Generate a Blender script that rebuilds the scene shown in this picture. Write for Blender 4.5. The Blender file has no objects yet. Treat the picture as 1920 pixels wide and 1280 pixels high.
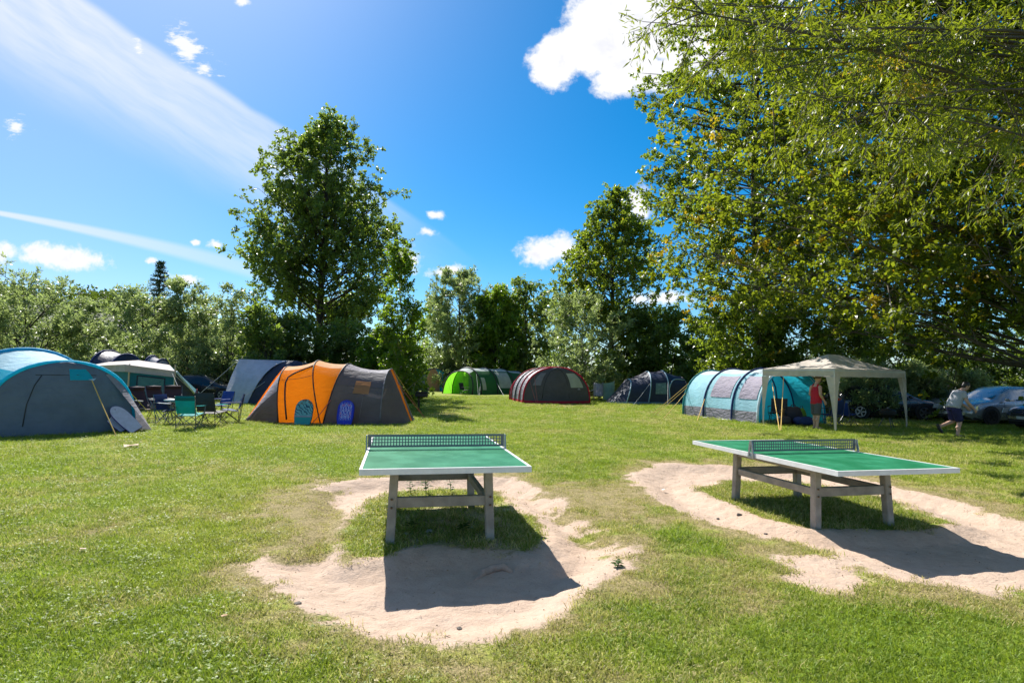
import bpy, bmesh, math, random
import numpy as np
from mathutils import Vector, Matrix, Euler

SC = bpy.context.scene
COL = SC.collection
PI = math.pi
R = math.radians

# ------------------------------------------------------------------ camera
FPX, PITCH, ROLL, CH = 1070.6, 0.0613, -0.0138, 1.6     # focal length in pixels of a 1920 wide picture
cam_d = bpy.data.cameras.new('camera')
cam = bpy.data.objects.new('camera', cam_d)
COL.objects.link(cam)
SC.camera = cam
cam_d.sensor_width = 36.0
cam_d.sensor_fit = 'HORIZONTAL'
cam_d.lens = 36.0 * FPX / 1920.0
cam_d.clip_start = 0.05
cam_d.clip_end = 3000.0
_c, _s = math.cos(PITCH), math.sin(PITCH)
_cr, _sr = math.cos(ROLL), math.sin(ROLL)
_fw = Vector((0, _c, _s)); _up = Vector((0, -_s, _c)); _rt = Vector((1, 0, 0))
_R = _rt * _cr - _up * _sr
_U = _rt * _sr + _up * _cr
cam.matrix_world = Matrix(((_R.x, _U.x, -_fw.x, 0), (_R.y, _U.y, -_fw.y, 0), (_R.z, _U.z, -_fw.z, CH), (0, 0, 0, 1)))

def ray(px, py):
    a = px - 960; b = 640 - py
    u = a * _cr + b * _sr; v = -a * _sr + b * _cr
    return Vector((u, FPX * _c - v * _s, FPX * _s + v * _c))

def at(px, py, z=0.0):
    """point of the ground (or of the level z) seen at a pixel of the photograph"""
    d = ray(px, py); t = (z - CH) / d.z
    return Vector((d.x * t, d.y * t, z))

def at_depth(px, py, Y):
    d = ray(px, py); t = Y / d.y
    return Vector((d.x * t, Y, CH + d.z * t))

# ------------------------------------------------------------------ light and exposure
SUN_AZ, SUN_EL = R(-30.0), R(47.0)
SKY_STRENGTH = 0.080
EXPOSURE = 0.88
SC.render.engine = 'CYCLES'
SC.view_settings.view_transform = 'Standard'
SC.view_settings.look = 'None'
SC.view_settings.exposure = EXPOSURE
SC.view_settings.gamma = 1.0
SC.view_settings.use_curve_mapping = False
SC.cycles.max_bounces = 9
SC.cycles.diffuse_bounces = 5
SC.cycles.transmission_bounces = 6
SC.cycles.transparent_max_bounces = 6
SC.cycles.caustics_reflective = False
SC.cycles.caustics_refractive = False
SC.cycles.sample_clamp_indirect = 8.0

sun_dir = Vector((math.sin(SUN_AZ) * math.cos(SUN_EL), math.cos(SUN_AZ) * math.cos(SUN_EL), math.sin(SUN_EL)))
sun_d = bpy.data.lights.new('sun', 'SUN')
sun_d.energy = 5.0
sun_d.angle = R(0.5)
sun_d.color = (1.0, 0.955, 0.88)
sun = bpy.data.objects.new('sun', sun_d)
COL.objects.link(sun)
sun.rotation_euler = sun_dir.to_track_quat('Z', 'Y').to_euler()
sun.location = sun_dir * 60

# ------------------------------------------------------------------ world: sky and clouds
world = bpy.data.worlds.new('World')
SC.world = world
world.use_nodes = True
WT = world.node_tree
for n in list(WT.nodes):
    WT.nodes.remove(n)

class NT:
    """a small helper that writes node trees"""
    def __init__(self, tree): self.t = tree
    def n(self, kind, **kw):
        nd = self.t.nodes.new(kind)
        for k, v in kw.items():
            if k == 'ins':
                for i, val in v.items():
                    s = nd.inputs[i]
                    if hasattr(val, 'is_output') or isinstance(val, bpy.types.NodeSocket): self.t.links.new(val, s)
                    else: s.default_value = val
            else: setattr(nd, k, v)
        return nd
    def math(self, op, a, b=0.0, c=None, clamp=False):
        ins = {0: a, 1: b}
        if c is not None: ins[2] = c
        return self.n('ShaderNodeMath', operation=op, use_clamp=clamp, ins=ins).outputs[0]
    def mix(self, f, a, b, kind='RGBA', blend='MIX'):
        nd = self.n('ShaderNodeMix', data_type=kind)
        if kind == 'RGBA':
            nd.blend_type = blend
            ids = (0, 6, 7)
        else: ids = (0, 2, 3)
        for i, v in zip(ids, (f, a, b)):
            if isinstance(v, bpy.types.NodeSocket): self.t.links.new(v, nd.inputs[i])
            else: nd.inputs[i].default_value = v
        return nd.outputs[2 if kind == 'RGBA' else 0]
    def smooth(self, v, lo, hi, to0=0.0, to1=1.0):
        return self.n('ShaderNodeMapRange', interpolation_type='SMOOTHSTEP', ins={0: v, 1: lo, 2: hi, 3: to0, 4: to1}).outputs[0]
    def noise(self, vec, scale, detail=4, rough=0.55, dist=0.0):
        ins = {'Scale': scale, 'Detail': detail, 'Roughness': rough, 'Distortion': dist}
        if vec is not None: ins['Vector'] = vec
        return self.n('ShaderNodeTexNoise', ins=ins)
    def link(self, a, b): self.t.links.new(a, b)

W = NT(WT)
sky = W.n('ShaderNodeTexSky', sky_type='NISHITA', sun_disc=False)
sky.sun_elevation = SUN_EL
sky.sun_rotation = SUN_AZ
sky.altitude = 20
sky.air_density = 0.9
sky.dust_density = 0.42
sky.ozone_density = 5.0
tc = W.n('ShaderNodeTexCoord')
sep = W.n('ShaderNodeSeparateXYZ', ins={0: tc.outputs['Generated']})
ysafe = W.math('MAXIMUM', sep.outputs[1], 0.02)
su = W.math('DIVIDE', sep.outputs[0], ysafe)
sv = W.math('DIVIDE', sep.outputs[2], ysafe)
P0 = W.n('ShaderNodeCombineXYZ', ins={0: su, 1: sv, 2: 0.0}).outputs[0]
infront = W.smooth(sep.outputs[1], 0.05, 0.2)
warp = W.noise(P0, 9.0, 5, 0.6)
wv = W.n('ShaderNodeVectorMath', operation='MULTIPLY_ADD', ins={0: warp.outputs['Color'], 1: (0.07, 0.05, 0), 2: (-0.035, -0.025, 0)}).outputs[0]
P1 = W.n('ShaderNodeVectorMath', operation='ADD', ins={0: P0, 1: wv}).outputs[0]

def uv(px, py):
    d = ray(px, py)
    return d.x / d.y, d.z / d.y

def puff(px, py, rx, ry, rot=0.0, wgt=1.0, src=None):
    u, v = uv(px, py)
    mp = W.n('ShaderNodeMapping', vector_type='TEXTURE', ins={0: src or P1, 1: (u, v, 0), 2: (0, 0, R(rot)), 3: (rx / FPX, ry / FPX, 1)})
    ln = W.n('ShaderNodeVectorMath', operation='LENGTH', ins={0: mp.outputs[0]}).outputs['Value']
    return W.math('MULTIPLY_ADD', ln, -wgt, wgt)

wv2 = W.n('ShaderNodeVectorMath', operation='MULTIPLY_ADD', ins={0: W.noise(P0, 30.0, 4, 0.6).outputs['Color'], 1: (0.022, 0.016, 0), 2: (-0.011, -0.008, 0)}).outputs[0]
P2 = W.n('ShaderNodeVectorMath', operation='ADD', ins={0: P0, 1: wv2}).outputs[0]
puffs = [
    (1190, 25, 150, 115, 0, 1.3), (1135, 95, 120, 70, 0, 1.2), (1045, 110, 70, 55, 25, 1.0), (1150, 150, 60, 45, 0, .9), (1330, 40, 170, 130, 0, 1.2), (1230, 140, 70, 50, 0, .9),
]
small = [
    (1018, 472, 52, 34, 5, 1.1), (1052, 462, 40, 30, 0, 1.0), (115, 482, 100, 27, -6, 1.25), (70, 470, 48, 18, 0, 1.0), (838, 509, 40, 13, 6, 1.1), (760, 488, 32, 32, -30, 1.0), (817, 403, 20, 10, 0, 1.0),
    (402, 459, 20, 10, 0, 1.0), (350, 523, 32, 11, 0, 1.0), (5, 475, 32, 26, 0, .9), (1195, 385, 36, 44, 0, .9), (1250, 560, 60, 18, 0, .9), (453, 2, 16, 14, 0, .9), (1200, 560, 30, 14, 0, .8),
    (800, 436, 18, 8, 0, .75), (284, 489, 12, 7, 0, .9), (366, 455, 9, 7, 0, .9),
]
wisp = [(345, 85, 34, 62, 25, .75), (385, 125, 36, 34, 0, .62), (31, 240, 26, 34, 0, .62), (262, 90, 16, 22, 20, .7)]

def union(lst, src):
    m = None
    for p in lst:
        q = puff(*p, src=src)
        m = q if m is None else W.math('SMOOTH_MAX', m, q, 0.12)
    return m
big_f = union(puffs, P1)
sml_f = union(small, P2)
wsp_f = union(wisp, P2)
n_big = W.noise(P0, 11.0, 9, 0.62).outputs[0]
n_sml = W.noise(P0, 42.0, 7, 0.6).outputs[0]
n_wsp = W.noise(W.n('ShaderNodeMapping', ins={0: P0, 2: (0, 0, R(35)), 3: (0.6, 1.6, 1)}).outputs[0], 36.0, 8, 0.68).outputs[0]
n_hi = W.noise(P0, 34.0, 8, 0.66).outputs[0]
d_big = W.math('ADD', big_f, W.math('ADD', W.math('MULTIPLY_ADD', n_big, 1.3, -0.65), W.math('MULTIPLY_ADD', n_hi, 0.5, -0.25)))
n_sm2 = W.noise(P0, 95.0, 6, 0.65).outputs[0]
d_sml = W.math('ADD', sml_f, W.math('ADD', W.math('MULTIPLY_ADD', n_sml, 1.5, -0.75), W.math('MULTIPLY_ADD', n_sm2, 0.7, -0.35)))
d_wsp = W.math('ADD', wsp_f, W.math('MULTIPLY_ADD', n_wsp, 2.6, -1.45))
m_big = W.smooth(d_big, 0.02, 0.36)
m_sml = W.smooth(d_sml, -0.10, 0.70)
m_wsp = W.math('MULTIPLY', W.smooth(d_wsp, 0.0, 0.5), 0.9)
# cirrus band, sharp along its upper edge and fading below it
ua, va = uv(170, -10); ub, vb = uv(925, 505)
ang = math.atan2(vb - va, ub - ua)
lenb = math.hypot(ub - ua, vb - va)
n_low = W.noise(P0, 3.5, 3, 0.5)
Pc = W.n('ShaderNodeVectorMath', operation='ADD', ins={0: P0, 1: W.n('ShaderNodeVectorMath', operation='MULTIPLY_ADD', ins={0: n_low.outputs['Color'], 1: (.05, .05, 0), 2: (-.025, -.025, 0)}).outputs[0]}).outputs[0]
mpc = W.n('ShaderNodeMapping', vector_type='TEXTURE', ins={0: Pc, 1: (ua, va, 0), 2: (0, 0, ang), 3: (1, 1, 1)})
sc_ = W.n('ShaderNodeSeparateXYZ', ins={0: mpc.outputs[0]})
along, across = sc_.outputs[0], W.math('MULTIPLY', sc_.outputs[1], -1.0)
width = W.n('ShaderNodeMapRange', clamp=True, ins={0: along, 1: -0.1, 2: lenb, 3: 0.215, 4: 0.10}).outputs[0]
rel = W.math('DIVIDE', across, width)
band = W.math('MULTIPLY', W.smooth(rel, 0.0, 0.10), W.smooth(rel, 0.45, 1.25, 1.0, 0.0))
streak = W.noise(W.n('ShaderNodeMapping', ins={0: mpc.outputs[0], 2: (0, 0, R(18)), 3: (3.0, 22.0, 1)}).outputs[0], 1.6, 6, 0.6).outputs[0]
fade = W.smooth(along, lenb * 0.55, lenb * 1.02, 1.0, 0.0)
fade2 = W.n('ShaderNodeMapRange', clamp=True, ins={0: along, 1: 0.0, 2: lenb * .9, 3: 0.80, 4: 0.42}).outputs[0]
m_cir = W.math('MULTIPLY', W.math('MULTIPLY', band, W.math('MULTIPLY', fade, fade2)), W.smooth(streak, 0.15, 0.75, 0.45, 1.0))
# contrail
ua, va = uv(-40, 393); ub, vb = uv(470, 505)
ang2 = math.atan2(vb - va, ub - ua); len2 = math.hypot(ub - ua, vb - va)
mpt = W.n('ShaderNodeMapping', vector_type='TEXTURE', ins={0: P0, 1: (ua, va, 0), 2: (0, 0, ang2), 3: (1, 1, 1)})
st_ = W.n('ShaderNodeSeparateXYZ', ins={0: mpt.outputs[0]})
tx = st_.outputs[0]
bend = W.math('MULTIPLY', W.math('MULTIPLY', tx, W.math('SUBTRACT', len2, tx)), -0.10)
ty = W.math('ABSOLUTE', W.math('ADD', st_.outputs[1], bend))
tw = W.n('ShaderNodeMapRange', clamp=True, ins={0: tx, 1: 0.0, 2: len2, 3: 0.0055, 4: 0.021}).outputs[0]
trail = W.smooth(W.math('DIVIDE', ty, tw), 0.25, 1.0, 1.0, 0.0)
tfade = W.n('ShaderNodeMapRange', clamp=True, ins={0: tx, 1: 0.0, 2: len2 * 1.25, 3: 0.75, 4: 0.22}).outputs[0]
m_tr = W.math('MULTIPLY', W.math('MULTIPLY', trail, tfade), W.smooth(tx, len2, len2 * 1.4, 1, 0))

skycol = W.n('ShaderNodeHueSaturation', ins={'Hue': 0.492, 'Saturation': 1.43, 'Value': 1.0, 'Color': sky.outputs[0]}).outputs[0]
CW = 1.0 / (SKY_STRENGTH * 2 ** EXPOSURE)
white = (CW * 1.06, CW * 1.06, CW * 1.08, 1)
shade = W.smooth(W.noise(P1, 7.0, 4, 0.5).outputs[0], 0.45, 0.75)
shade2 = W.math('MULTIPLY', W.smooth(W.noise(P0, 26.0, 5, 0.55).outputs[0], 0.42, 0.72), W.smooth(W.math('MAXIMUM', d_sml, d_big), 0.35, 0.9))
cloudc = W.mix(W.math('MAXIMUM', W.math('MULTIPLY', W.math('MULTIPLY', shade, W.smooth(d_big, 0.5, 1.1)), 0.75), W.math('MULTIPLY', shade2, 0.38)), white, (CW * .62, CW * .64, CW * .80, 1))
veil = W.math('MAXIMUM', m_cir, m_tr)
thin = W.math('MULTIPLY', W.smooth(su, -0.10, -0.95), 0.30)      # milky high haze towards the left
skycol = W.mix(W.math('MULTIPLY', thin, infront), skycol, (CW * .80, CW * .88, CW * 1.02, 1))
c1 = W.mix(W.math('MULTIPLY', veil, infront), skycol, (CW * .93, CW * .97, CW * 1.06, 1))
m_all = W.math('MULTIPLY', W.math('MAXIMUM', W.math('MAXIMUM', m_big, m_sml), m_wsp), infront)
c2 = W.mix(m_all, c1, cloudc)
# white clouds added outside the picture to lift and neutralise the light in the shade
zs = W.math('ADD', W.math('MAXIMUM', sep.outputs[2], 0.0), 0.22)
Pd = W.n('ShaderNodeCombineXYZ', ins={0: W.math('DIVIDE', sep.outputs[0], zs), 1: W.math('DIVIDE', sep.outputs[1], zs), 2: 0.0}).outputs[0]
nd_ = W.noise(Pd, 1.5, 7, 0.58, 0.3).outputs[0]
rest = W.math('MULTIPLY', W.smooth(nd_, 0.50, 0.63), W.smooth(sep.outputs[1], 0.22, -0.05))
rest = W.math('MULTIPLY', rest, W.smooth(sep.outputs[2], -0.02, 0.06))
c2 = W.mix(rest, c2, (CW * .98, CW * .97, CW * .97, 1))
bg = W.n('ShaderNodeBackground', ins={0: c2, 1: SKY_STRENGTH})
wo = W.n('ShaderNodeOutputWorld', ins={0: bg.outputs[0]})
world.cycles.sampling_method = 'MANUAL'
world.cycles.sample_map_resolution = 1024

# ------------------------------------------------------------------ materials
def new_mat(name):
    m = bpy.data.materials.new(name); m.use_nodes = True
    t = m.node_tree
    for n in list(t.nodes): t.nodes.remove(n)
    return m, NT(t)

def out(N, shader, disp=None):
    N.n('ShaderNodeOutputMaterial', ins={0: shader})

MATS = {}
def plain(name, col, rough=0.6, metal=0.0, var=0.12, scale=6.0, bump=0.0, bscale=60.0, spec=0.5, coat=0.0):
    """an opaque surface with slight uneven colour, wear and relief"""
    if name in MATS: return MATS[name]
    m, N = new_mat(name)
    tc = N.n('ShaderNodeTexCoord')
    nz = N.noise(tc.outputs['Object'], scale, 5, 0.6).outputs[0]
    c = (*col, 1)
    lo = tuple(x * (1 - var) for x in col) + (1,); hi = tuple(min(1, x * (1 + var)) for x in col) + (1,)
    cc = N.mix(N.smooth(nz, 0.3, 0.7), lo, hi)
    rr = N.n('ShaderNodeMapRange', ins={0: nz, 1: 0.3, 2: 0.7, 3: max(0, rough - 0.07), 4: min(1, rough + 0.07)}).outputs[0]
    b = N.n('ShaderNodeBsdfPrincipled', ins={'Base Color': cc, 'Roughness': rr, 'Metallic': metal, 'Specular IOR Level': spec, 'Coat Weight': coat})
    if bump:
        bn = N.noise(tc.outputs['Object'], bscale, 4, 0.6).outputs[0]
        bp = N.n('ShaderNodeBump', ins={'Strength': bump, 'Distance': 0.01, 'Height': bn})
        N.link(bp.outputs[0], b.inputs['Normal'])
    out(N, b.outputs[0]); MATS[name] = m
    return m

def fabric(name, col, trans=0.35, rough=0.7, wrinkle=0.35, sheen=0.0, var=0.10, tcol=None):
    """tent cloth: thin, slightly wrinkled, lets some sun through"""
    if name in MATS: return MATS[name]
    m, N = new_mat(name)
    tc = N.n('ShaderNodeTexCoord')
    nz = N.noise(tc.outputs['Object'], 2.2, 5, 0.6).outputs[0]
    lo = tuple(x * (1 - var) for x in col) + (1,); hi = tuple(min(1, x * (1 + var)) for x in col) + (1,)
    cc = N.mix(N.smooth(nz, 0.3, 0.7), lo, hi)
    w1 = N.noise(N.n('ShaderNodeMapping', ins={0: tc.outputs['Object'], 2: (0.5, 0.35, 0.7), 3: (1.2, 1.2, 3.6)}).outputs[0], 2.6, 4, 0.5, 0.8).outputs[0]
    w2 = N.noise(tc.outputs['Object'], 16.0, 3, 0.5).outputs[0]
    hgt = N.math('MULTIPLY_ADD', w2, 0.05, w1)
    bp = N.n('ShaderNodeBump', ins={'Strength': wrinkle, 'Distance': 0.10, 'Height': hgt}).outputs[0]
    b = N.n('ShaderNodeBsdfPrincipled', ins={'Base Color': cc, 'Roughness': rough, 'Specular IOR Level': 0.35, 'Sheen Weight': sheen, 'Normal': bp})
    t = N.n('ShaderNodeBsdfTranslucent', ins={'Color': cc if tcol is None else (*tcol, 1), 'Normal': bp})
    ms = N.n('ShaderNodeMixShader', ins={0: trans, 1: b.outputs[0], 2: t.outputs[0]})
    out(N, ms.outputs[0]); MATS[name] = m
    return m

def leaf_mat(name, dark, light, tcol, trans=0.45, rough=0.42, spec=0.5, patch=0.0):
    """foliage: every leaf has its own tint between two greens, lets sun through, glossy"""
    m, N = new_mat(name)
    at_ = N.n('ShaderNodeAttribute', attribute_name='tint')
    f = at_.outputs['Fac']
    cc = N.mix(f, (*dark, 1), (*light, 1))
    tcn = N.mix(f, tuple(x * .75 for x in tcol) + (1,), (*tcol, 1))
    if patch:
        # a few leaves already turned yellow
        at2 = N.n('ShaderNodeAttribute', attribute_name='turn').outputs['Fac']
        cc = N.mix(N.math('MULTIPLY', at2, patch), cc, (0.42, 0.30, 0.02, 1))
        tcn = N.mix(N.math('MULTIPLY', at2, patch), tcn, (0.75, 0.48, 0.02, 1))
    b = N.n('ShaderNodeBsdfPrincipled', ins={'Base Color': cc, 'Roughness': rough, 'Specular IOR Level': spec})
    t = N.n('ShaderNodeBsdfTranslucent', ins={'Color': tcn})
    ms = N.n('ShaderNodeMixShader', ins={0: trans, 1: b.outputs[0], 2: t.outputs[0]})
    out(N, ms.outputs[0])
    return m

# ------------------------------------------------------------------ objects: building and naming
def mesh_obj(name, verts, faces, mat=None, parent=None, smooth=False, mats=None, fmats=None):
    me = bpy.data.meshes.new(name)
    me.from_pydata([tuple(v) for v in verts], [], [tuple(f) for f in faces])
    for m in (mats or ([mat] if mat else [])): me.materials.append(m)
    if fmats is not None: me.polygons.foreach_set('material_index', fmats)
    if smooth: me.polygons.foreach_set('use_smooth', [True] * len(me.polygons))
    me.update()
    o = bpy.data.objects.new(name, me)
    COL.objects.link(o)
    if parent is not None: o.parent = parent
    return o

def tag(o, label=None, cat=None, group=None, kind=None):
    if label: o['label'] = label
    if cat: o['category'] = cat
    if group: o['group'] = group
    if kind: o['kind'] = kind
    return o

def thing(name, label, cat, loc=(0, 0, 0), rz=0.0, group=None):
    o = bpy.data.objects.new(name, None)
    o.empty_display_size = 0.2
    COL.objects.link(o)
    o.location = loc; o.rotation_euler = (0, 0, rz)
    return tag(o, label, cat, group)

def kids(o): return [c for c in COL.objects if c.parent == o]
def copy_tree(o, parent=None, tree=None):
    c = o.copy(); COL.objects.link(c)
    if parent is not None: c.parent = parent
    for ch in [k for k in list(COL.objects) if k.parent == o]: copy_tree(ch, c)
    return c

class MB:
    """collects simple shapes, then links them as ONE mesh object"""
    def __init__(self): self.v = []; self.f = []; self.m = []; self.cur = 0
    def add(self, v, f):
        k = len(self.v); self.v += [tuple(p) for p in v]; self.f += [tuple(i + k for i in q) for q in f]; self.m += [self.cur] * len(f)
        return self
    def box(self, c, s, rot=None, bev=0.0):
        x, y, z = s[0] / 2, s[1] / 2, s[2] / 2
        if bev:
            # box with its long edges chamfered (octagonal section about its longest axis)
            ax = max(range(3), key=lambda i: s[i]); o1, o2 = [i for i in range(3) if i != ax]
            h = [x, y, z]; P = []
            for e in (-1, 1):
                for a, b in ((1, .0), (1, 1), (0, 1), (-1, 1), (-1, 0)): pass
                for sa, sb, ca, cb in ((1, -1, 0, 1), (1, 1, 0, -1), (1, 1, -1, 0), (-1, 1, 1, 0), (-1, 1, 0, -1), (-1, -1, 0, 1), (-1, -1, 1, 0), (1, -1, -1, 0)):
                    q = [0, 0, 0]; q[ax] = e * h[ax]; q[o1] = sa * h[o1] + ca * bev; q[o2] = sb * h[o2] + cb * bev
                    P.append(q)
            F = [tuple(range(7, -1, -1)), tuple(range(8, 16))] + [(i, (i + 1) % 8, 8 + (i + 1) % 8, 8 + i) for i in range(8)]
        else:
            P = [(-x, -y, -z), (x, -y, -z), (x, y, -z), (-x, y, -z), (-x, -y, z), (x, -y, z), (x, y, z), (-x, y, z)]
            F = [(0, 3, 2, 1), (4, 5, 6, 7), (0, 1, 5, 4), (1, 2, 6, 5), (2, 3, 7, 6), (3, 0, 4, 7)]
        M = Matrix.Translation(Vector(c))
        if rot is not None: M = M @ (rot.to_4x4() if isinstance(rot, Matrix) else Euler(rot).to_matrix().to_4x4())
        return self.add([M @ Vector(p) for p in P], F)
    def bar(self, a, b, w, t=None, upv=(0, 0, 1), bev=0.0):
        """a rectangular bar from a to b, w wide and t thick"""
        a = Vector(a); b = Vector(b); d = (b - a); L = d.length; d.normalize()
        upv = Vector(upv)
        if abs(d.dot(upv)) > .98: upv = Vector((0, 1, 0))
        s = d.cross(upv).normalized(); u = s.cross(d)
        M = Matrix((s, d, u)).transposed()
        return self.box((a + b) / 2, (w, L, t or w), M, bev)
    def tube(self, path, r, n=8, cap=True):
        path = [Vector(p) for p in path]; m = len(path)
        rs = r if isinstance(r, (list, tuple)) else [r] * m
        V = []; F = []; up = None
        for i, p in enumerate(path):
            d = (path[min(i + 1, m - 1)] - path[max(i - 1, 0)])
            d = d.normalized() if d.length > 1e-9 else Vector((0, 0, 1))
            if up is None: up = d.orthogonal().normalized()
            else:
                up = (up - d * up.dot(d)); up = up.normalized() if up.length > 1e-6 else d.orthogonal().normalized()
            s = d.cross(up)
            for k in range(n):
                a = 2 * PI * k / n
                V.append(p + (up * math.cos(a) + s * math.sin(a)) * rs[i])
        for i in range(m - 1):
            for k in range(n):
                F.append((i * n + k, i * n + (k + 1) % n, (i + 1) * n + (k + 1) % n, (i + 1) * n + k))
        if cap: F += [tuple(range(n - 1, -1, -1)), tuple(range((m - 1) * n, m * n))]
        return self.add(V, F)
    def lathe(self, prof, n=16, c=(0, 0, 0), M=None):
        V = []; F = []
        for r_, z in prof:
            for k in range(n):
                a = 2 * PI * k / n; p = Vector((r_ * math.cos(a), r_ * math.sin(a), z))
                V.append((M @ p if M else p) + Vector(c))
        for i in range(len(prof) - 1):
            for k in range(n): F.append((i * n + k, i * n + (k + 1) % n, (i + 1) * n + (k + 1) % n, (i + 1) * n + k))
        F += [tuple(range(n - 1, -1, -1)), tuple(range((len(prof) - 1) * n, len(prof) * n))]
        return self.add(V, F)
    def prism(self, poly, d0, d1, M):
        """an outline (2D) pushed from d0 to d1 along the third axis of M"""
        n = len(poly)
        V = [M @ Vector((x, y, d0)) for x, y in poly] + [M @ Vector((x, y, d1)) for x, y in poly]
        F = [tuple(range(n - 1, -1, -1)), tuple(range(n, 2 * n))] + [(i, (i + 1) % n, n + (i + 1) % n, n + i) for i in range(n)]
        return self.add(V, F)
    def grid(self, P, flip=False):
        """P[i][j] points -> quads"""
        a, b = len(P), len(P[0]); V = [p for r_ in P for p in r_]; F = []
        for i in range(a - 1):
            for j in range(b - 1):
                q = (i * b + j, i * b + j + 1, (i + 1) * b + j + 1, (i + 1) * b + j)
                F.append(q[::-1] if flip else q)
        return self.add(V, F)
    def build(self, name, mat, parent=None, smooth=False, label=None):
        mats = mat if isinstance(mat, list) else [mat]
        o = mesh_obj(name, self.v, self.f, None, parent, smooth, mats, self.m if len(mats) > 1 else None)
        if label: o['label'] = label
        return o

def blob_remesh(o, voxel, smooth_it=3):
    """melts overlapping closed shapes into one continuous skin"""
    m = o.modifiers.new('r', 'REMESH'); m.mode = 'VOXEL'; m.voxel_size = voxel; m.use_smooth_shade = True
    s = o.modifiers.new('s', 'SMOOTH'); s.factor = 0.5; s.iterations = smooth_it
    d_ = o.modifiers.new('d', 'DECIMATE'); d_.ratio = .28
    dg = bpy.context.evaluated_depsgraph_get()
    ev = o.evaluated_get(dg)
    me = bpy.data.meshes.new_from_object(ev)
    me.name = o.name
    o.modifiers.clear()
    old = o.data; o.data = me
    bpy.data.meshes.remove(old)
    me.polygons.foreach_set('use_smooth', [True] * len(me.polygons))

# ------------------------------------------------------------------ ground
def world_poly(px): return np.array([at(*p)[:2] for p in px])

sand_out_1 = world_poly([(600, 912), (680, 900), (830, 893), (960, 895), (1010, 915), (1060, 950), (1125, 985), (1175, 1020), (1165, 1060), (1115, 1095), (1085, 1120), (1060, 1150), (985, 1176), (900, 1192), (820, 1198), (720, 1192), (650, 1174), (600, 1152), (545, 1124), (528, 1090), (484, 1060), (535, 1035), (575, 1000), (562, 950)])
mound_1 = world_poly([(642, 975), (690, 932), (740, 916), (830, 912), (925, 916), (965, 935), (1005, 965), (1040, 1005), (1010, 1040), (900, 1026), (790, 1022), (725, 1044), (655, 1046), (625, 1010)])
bare_1 = world_poly([(735, 945), (930, 935), (985, 985), (985, 1030), (880, 1022), (735, 1030)])
sand_out_2 = world_poly([(1195, 890), (1240, 870), (1330, 870), (1420, 874), (1500, 880), (1600, 895), (1700, 918), (1800, 938), (1925, 975), (2100, 1010), (2300, 1090), (2100, 1130), (1920, 1112), (1800, 1100), (1700, 1078), (1600, 1046), (1500, 1020), (1400, 992), (1290, 962), (1230, 935)])
mound_2 = world_poly([(1300, 912), (1380, 896), (1500, 900), (1600, 915), (1690, 940), (1800, 978), (1720, 992), (1610, 990), (1515, 988), (1425, 968), (1345, 935)])
sand_bit = world_poly([(1475, 1045), (1530, 1040), (1600, 1085), (1560, 1105), (1510, 1095)])
dry_zone_1 = world_poly([(545, 925), (640, 912), (650, 1000), (625, 1045), (510, 1050), (540, 990)])
dry_zone_2 = world_poly([(1000, 925), (1190, 900), (1240, 950), (1290, 985), (1250, 1020), (1180, 1030), (1110, 985)])
mixed_zone = world_poly([(985, 902), (1060, 940), (1190, 1000), (1180, 1050), (1110, 1040), (1040, 975), (1000, 940)])
dry_zone_3 = world_poly([(1580, 1085), (1750, 1105), (1990, 1135), (1990, 1160), (1800, 1150), (1640, 1120)])

def poly_dist(X, Y, poly):
    """signed distance to a polygon, positive inside"""
    n = len(poly); d = np.full(X.shape, 1e9); ins = np.zeros(X.shape, bool)
    for i in range(n):
        ax, ay = poly[i]; bx, by = poly[(i + 1) % n]
        ex, ey = bx - ax, by - ay
        t = np.clip(((X - ax) * ex + (Y - ay) * ey) / (ex * ex + ey * ey + 1e-12), 0, 1)
        d = np.minimum(d, np.hypot(X - ax - t * ex, Y - ay - t * ey))
        cr = ((ay > Y) != (by > Y)) & (X < (bx - ax) * (Y - ay) / (by - ay + 1e-12) + ax)
        ins ^= cr
    return np.where(ins, d, -d)

_lr = np.random.default_rng(5)
def value_noise(X, Y, scale, seed):
    rg = np.random.default_rng(seed); T = rg.random((256, 256))
    x = X * scale + 1000.3; y = Y * scale + 1000.7
    xi = np.floor(x).astype(int); yi = np.floor(y).astype(int); fx = x - xi; fy = y - yi
    fx = fx * fx * (3 - 2 * fx); fy = fy * fy * (3 - 2 * fy)
    g = lambda a, b: T[a % 256, b % 256]
    return (g(xi, yi) * (1 - fx) + g(xi + 1, yi) * fx) * (1 - fy) + (g(xi, yi + 1) * (1 - fx) + g(xi + 1, yi + 1) * fx) * fy
def fbm(X, Y, scale, seed, oct=4):
    s = 0; a = 1; t = 0
    for i in range(oct):
        s = s + a * value_noise(X, Y, scale * 2 ** i, seed + i); t += a; a *= .55
    return s / t
def sstep(x, a, b):
    t = np.clip((x - a) / (b - a), 0, 1); return t * t * (3 - 2 * t)

_fr = np.random.default_rng(44)
FOOTPRINTS = []
for _poly, _n in ((sand_out_1, 95), (sand_out_2, 130)):
    _lo, _hi = _poly.min(0), _poly.max(0); _k = 0
    while _k < _n:
        _q = _fr.uniform(_lo, _hi)
        if poly_dist(np.array([_q[0]]), np.array([_q[1]]), _poly)[0] > .12 and max(poly_dist(np.array([_q[0]]), np.array([_q[1]]), m_)[0] for m_ in (mound_1, mound_2)) < -.05:
            FOOTPRINTS.append((_q[0], _q[1], _fr.random() * PI, _fr.uniform(.002, .009))); _k += 1

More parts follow.
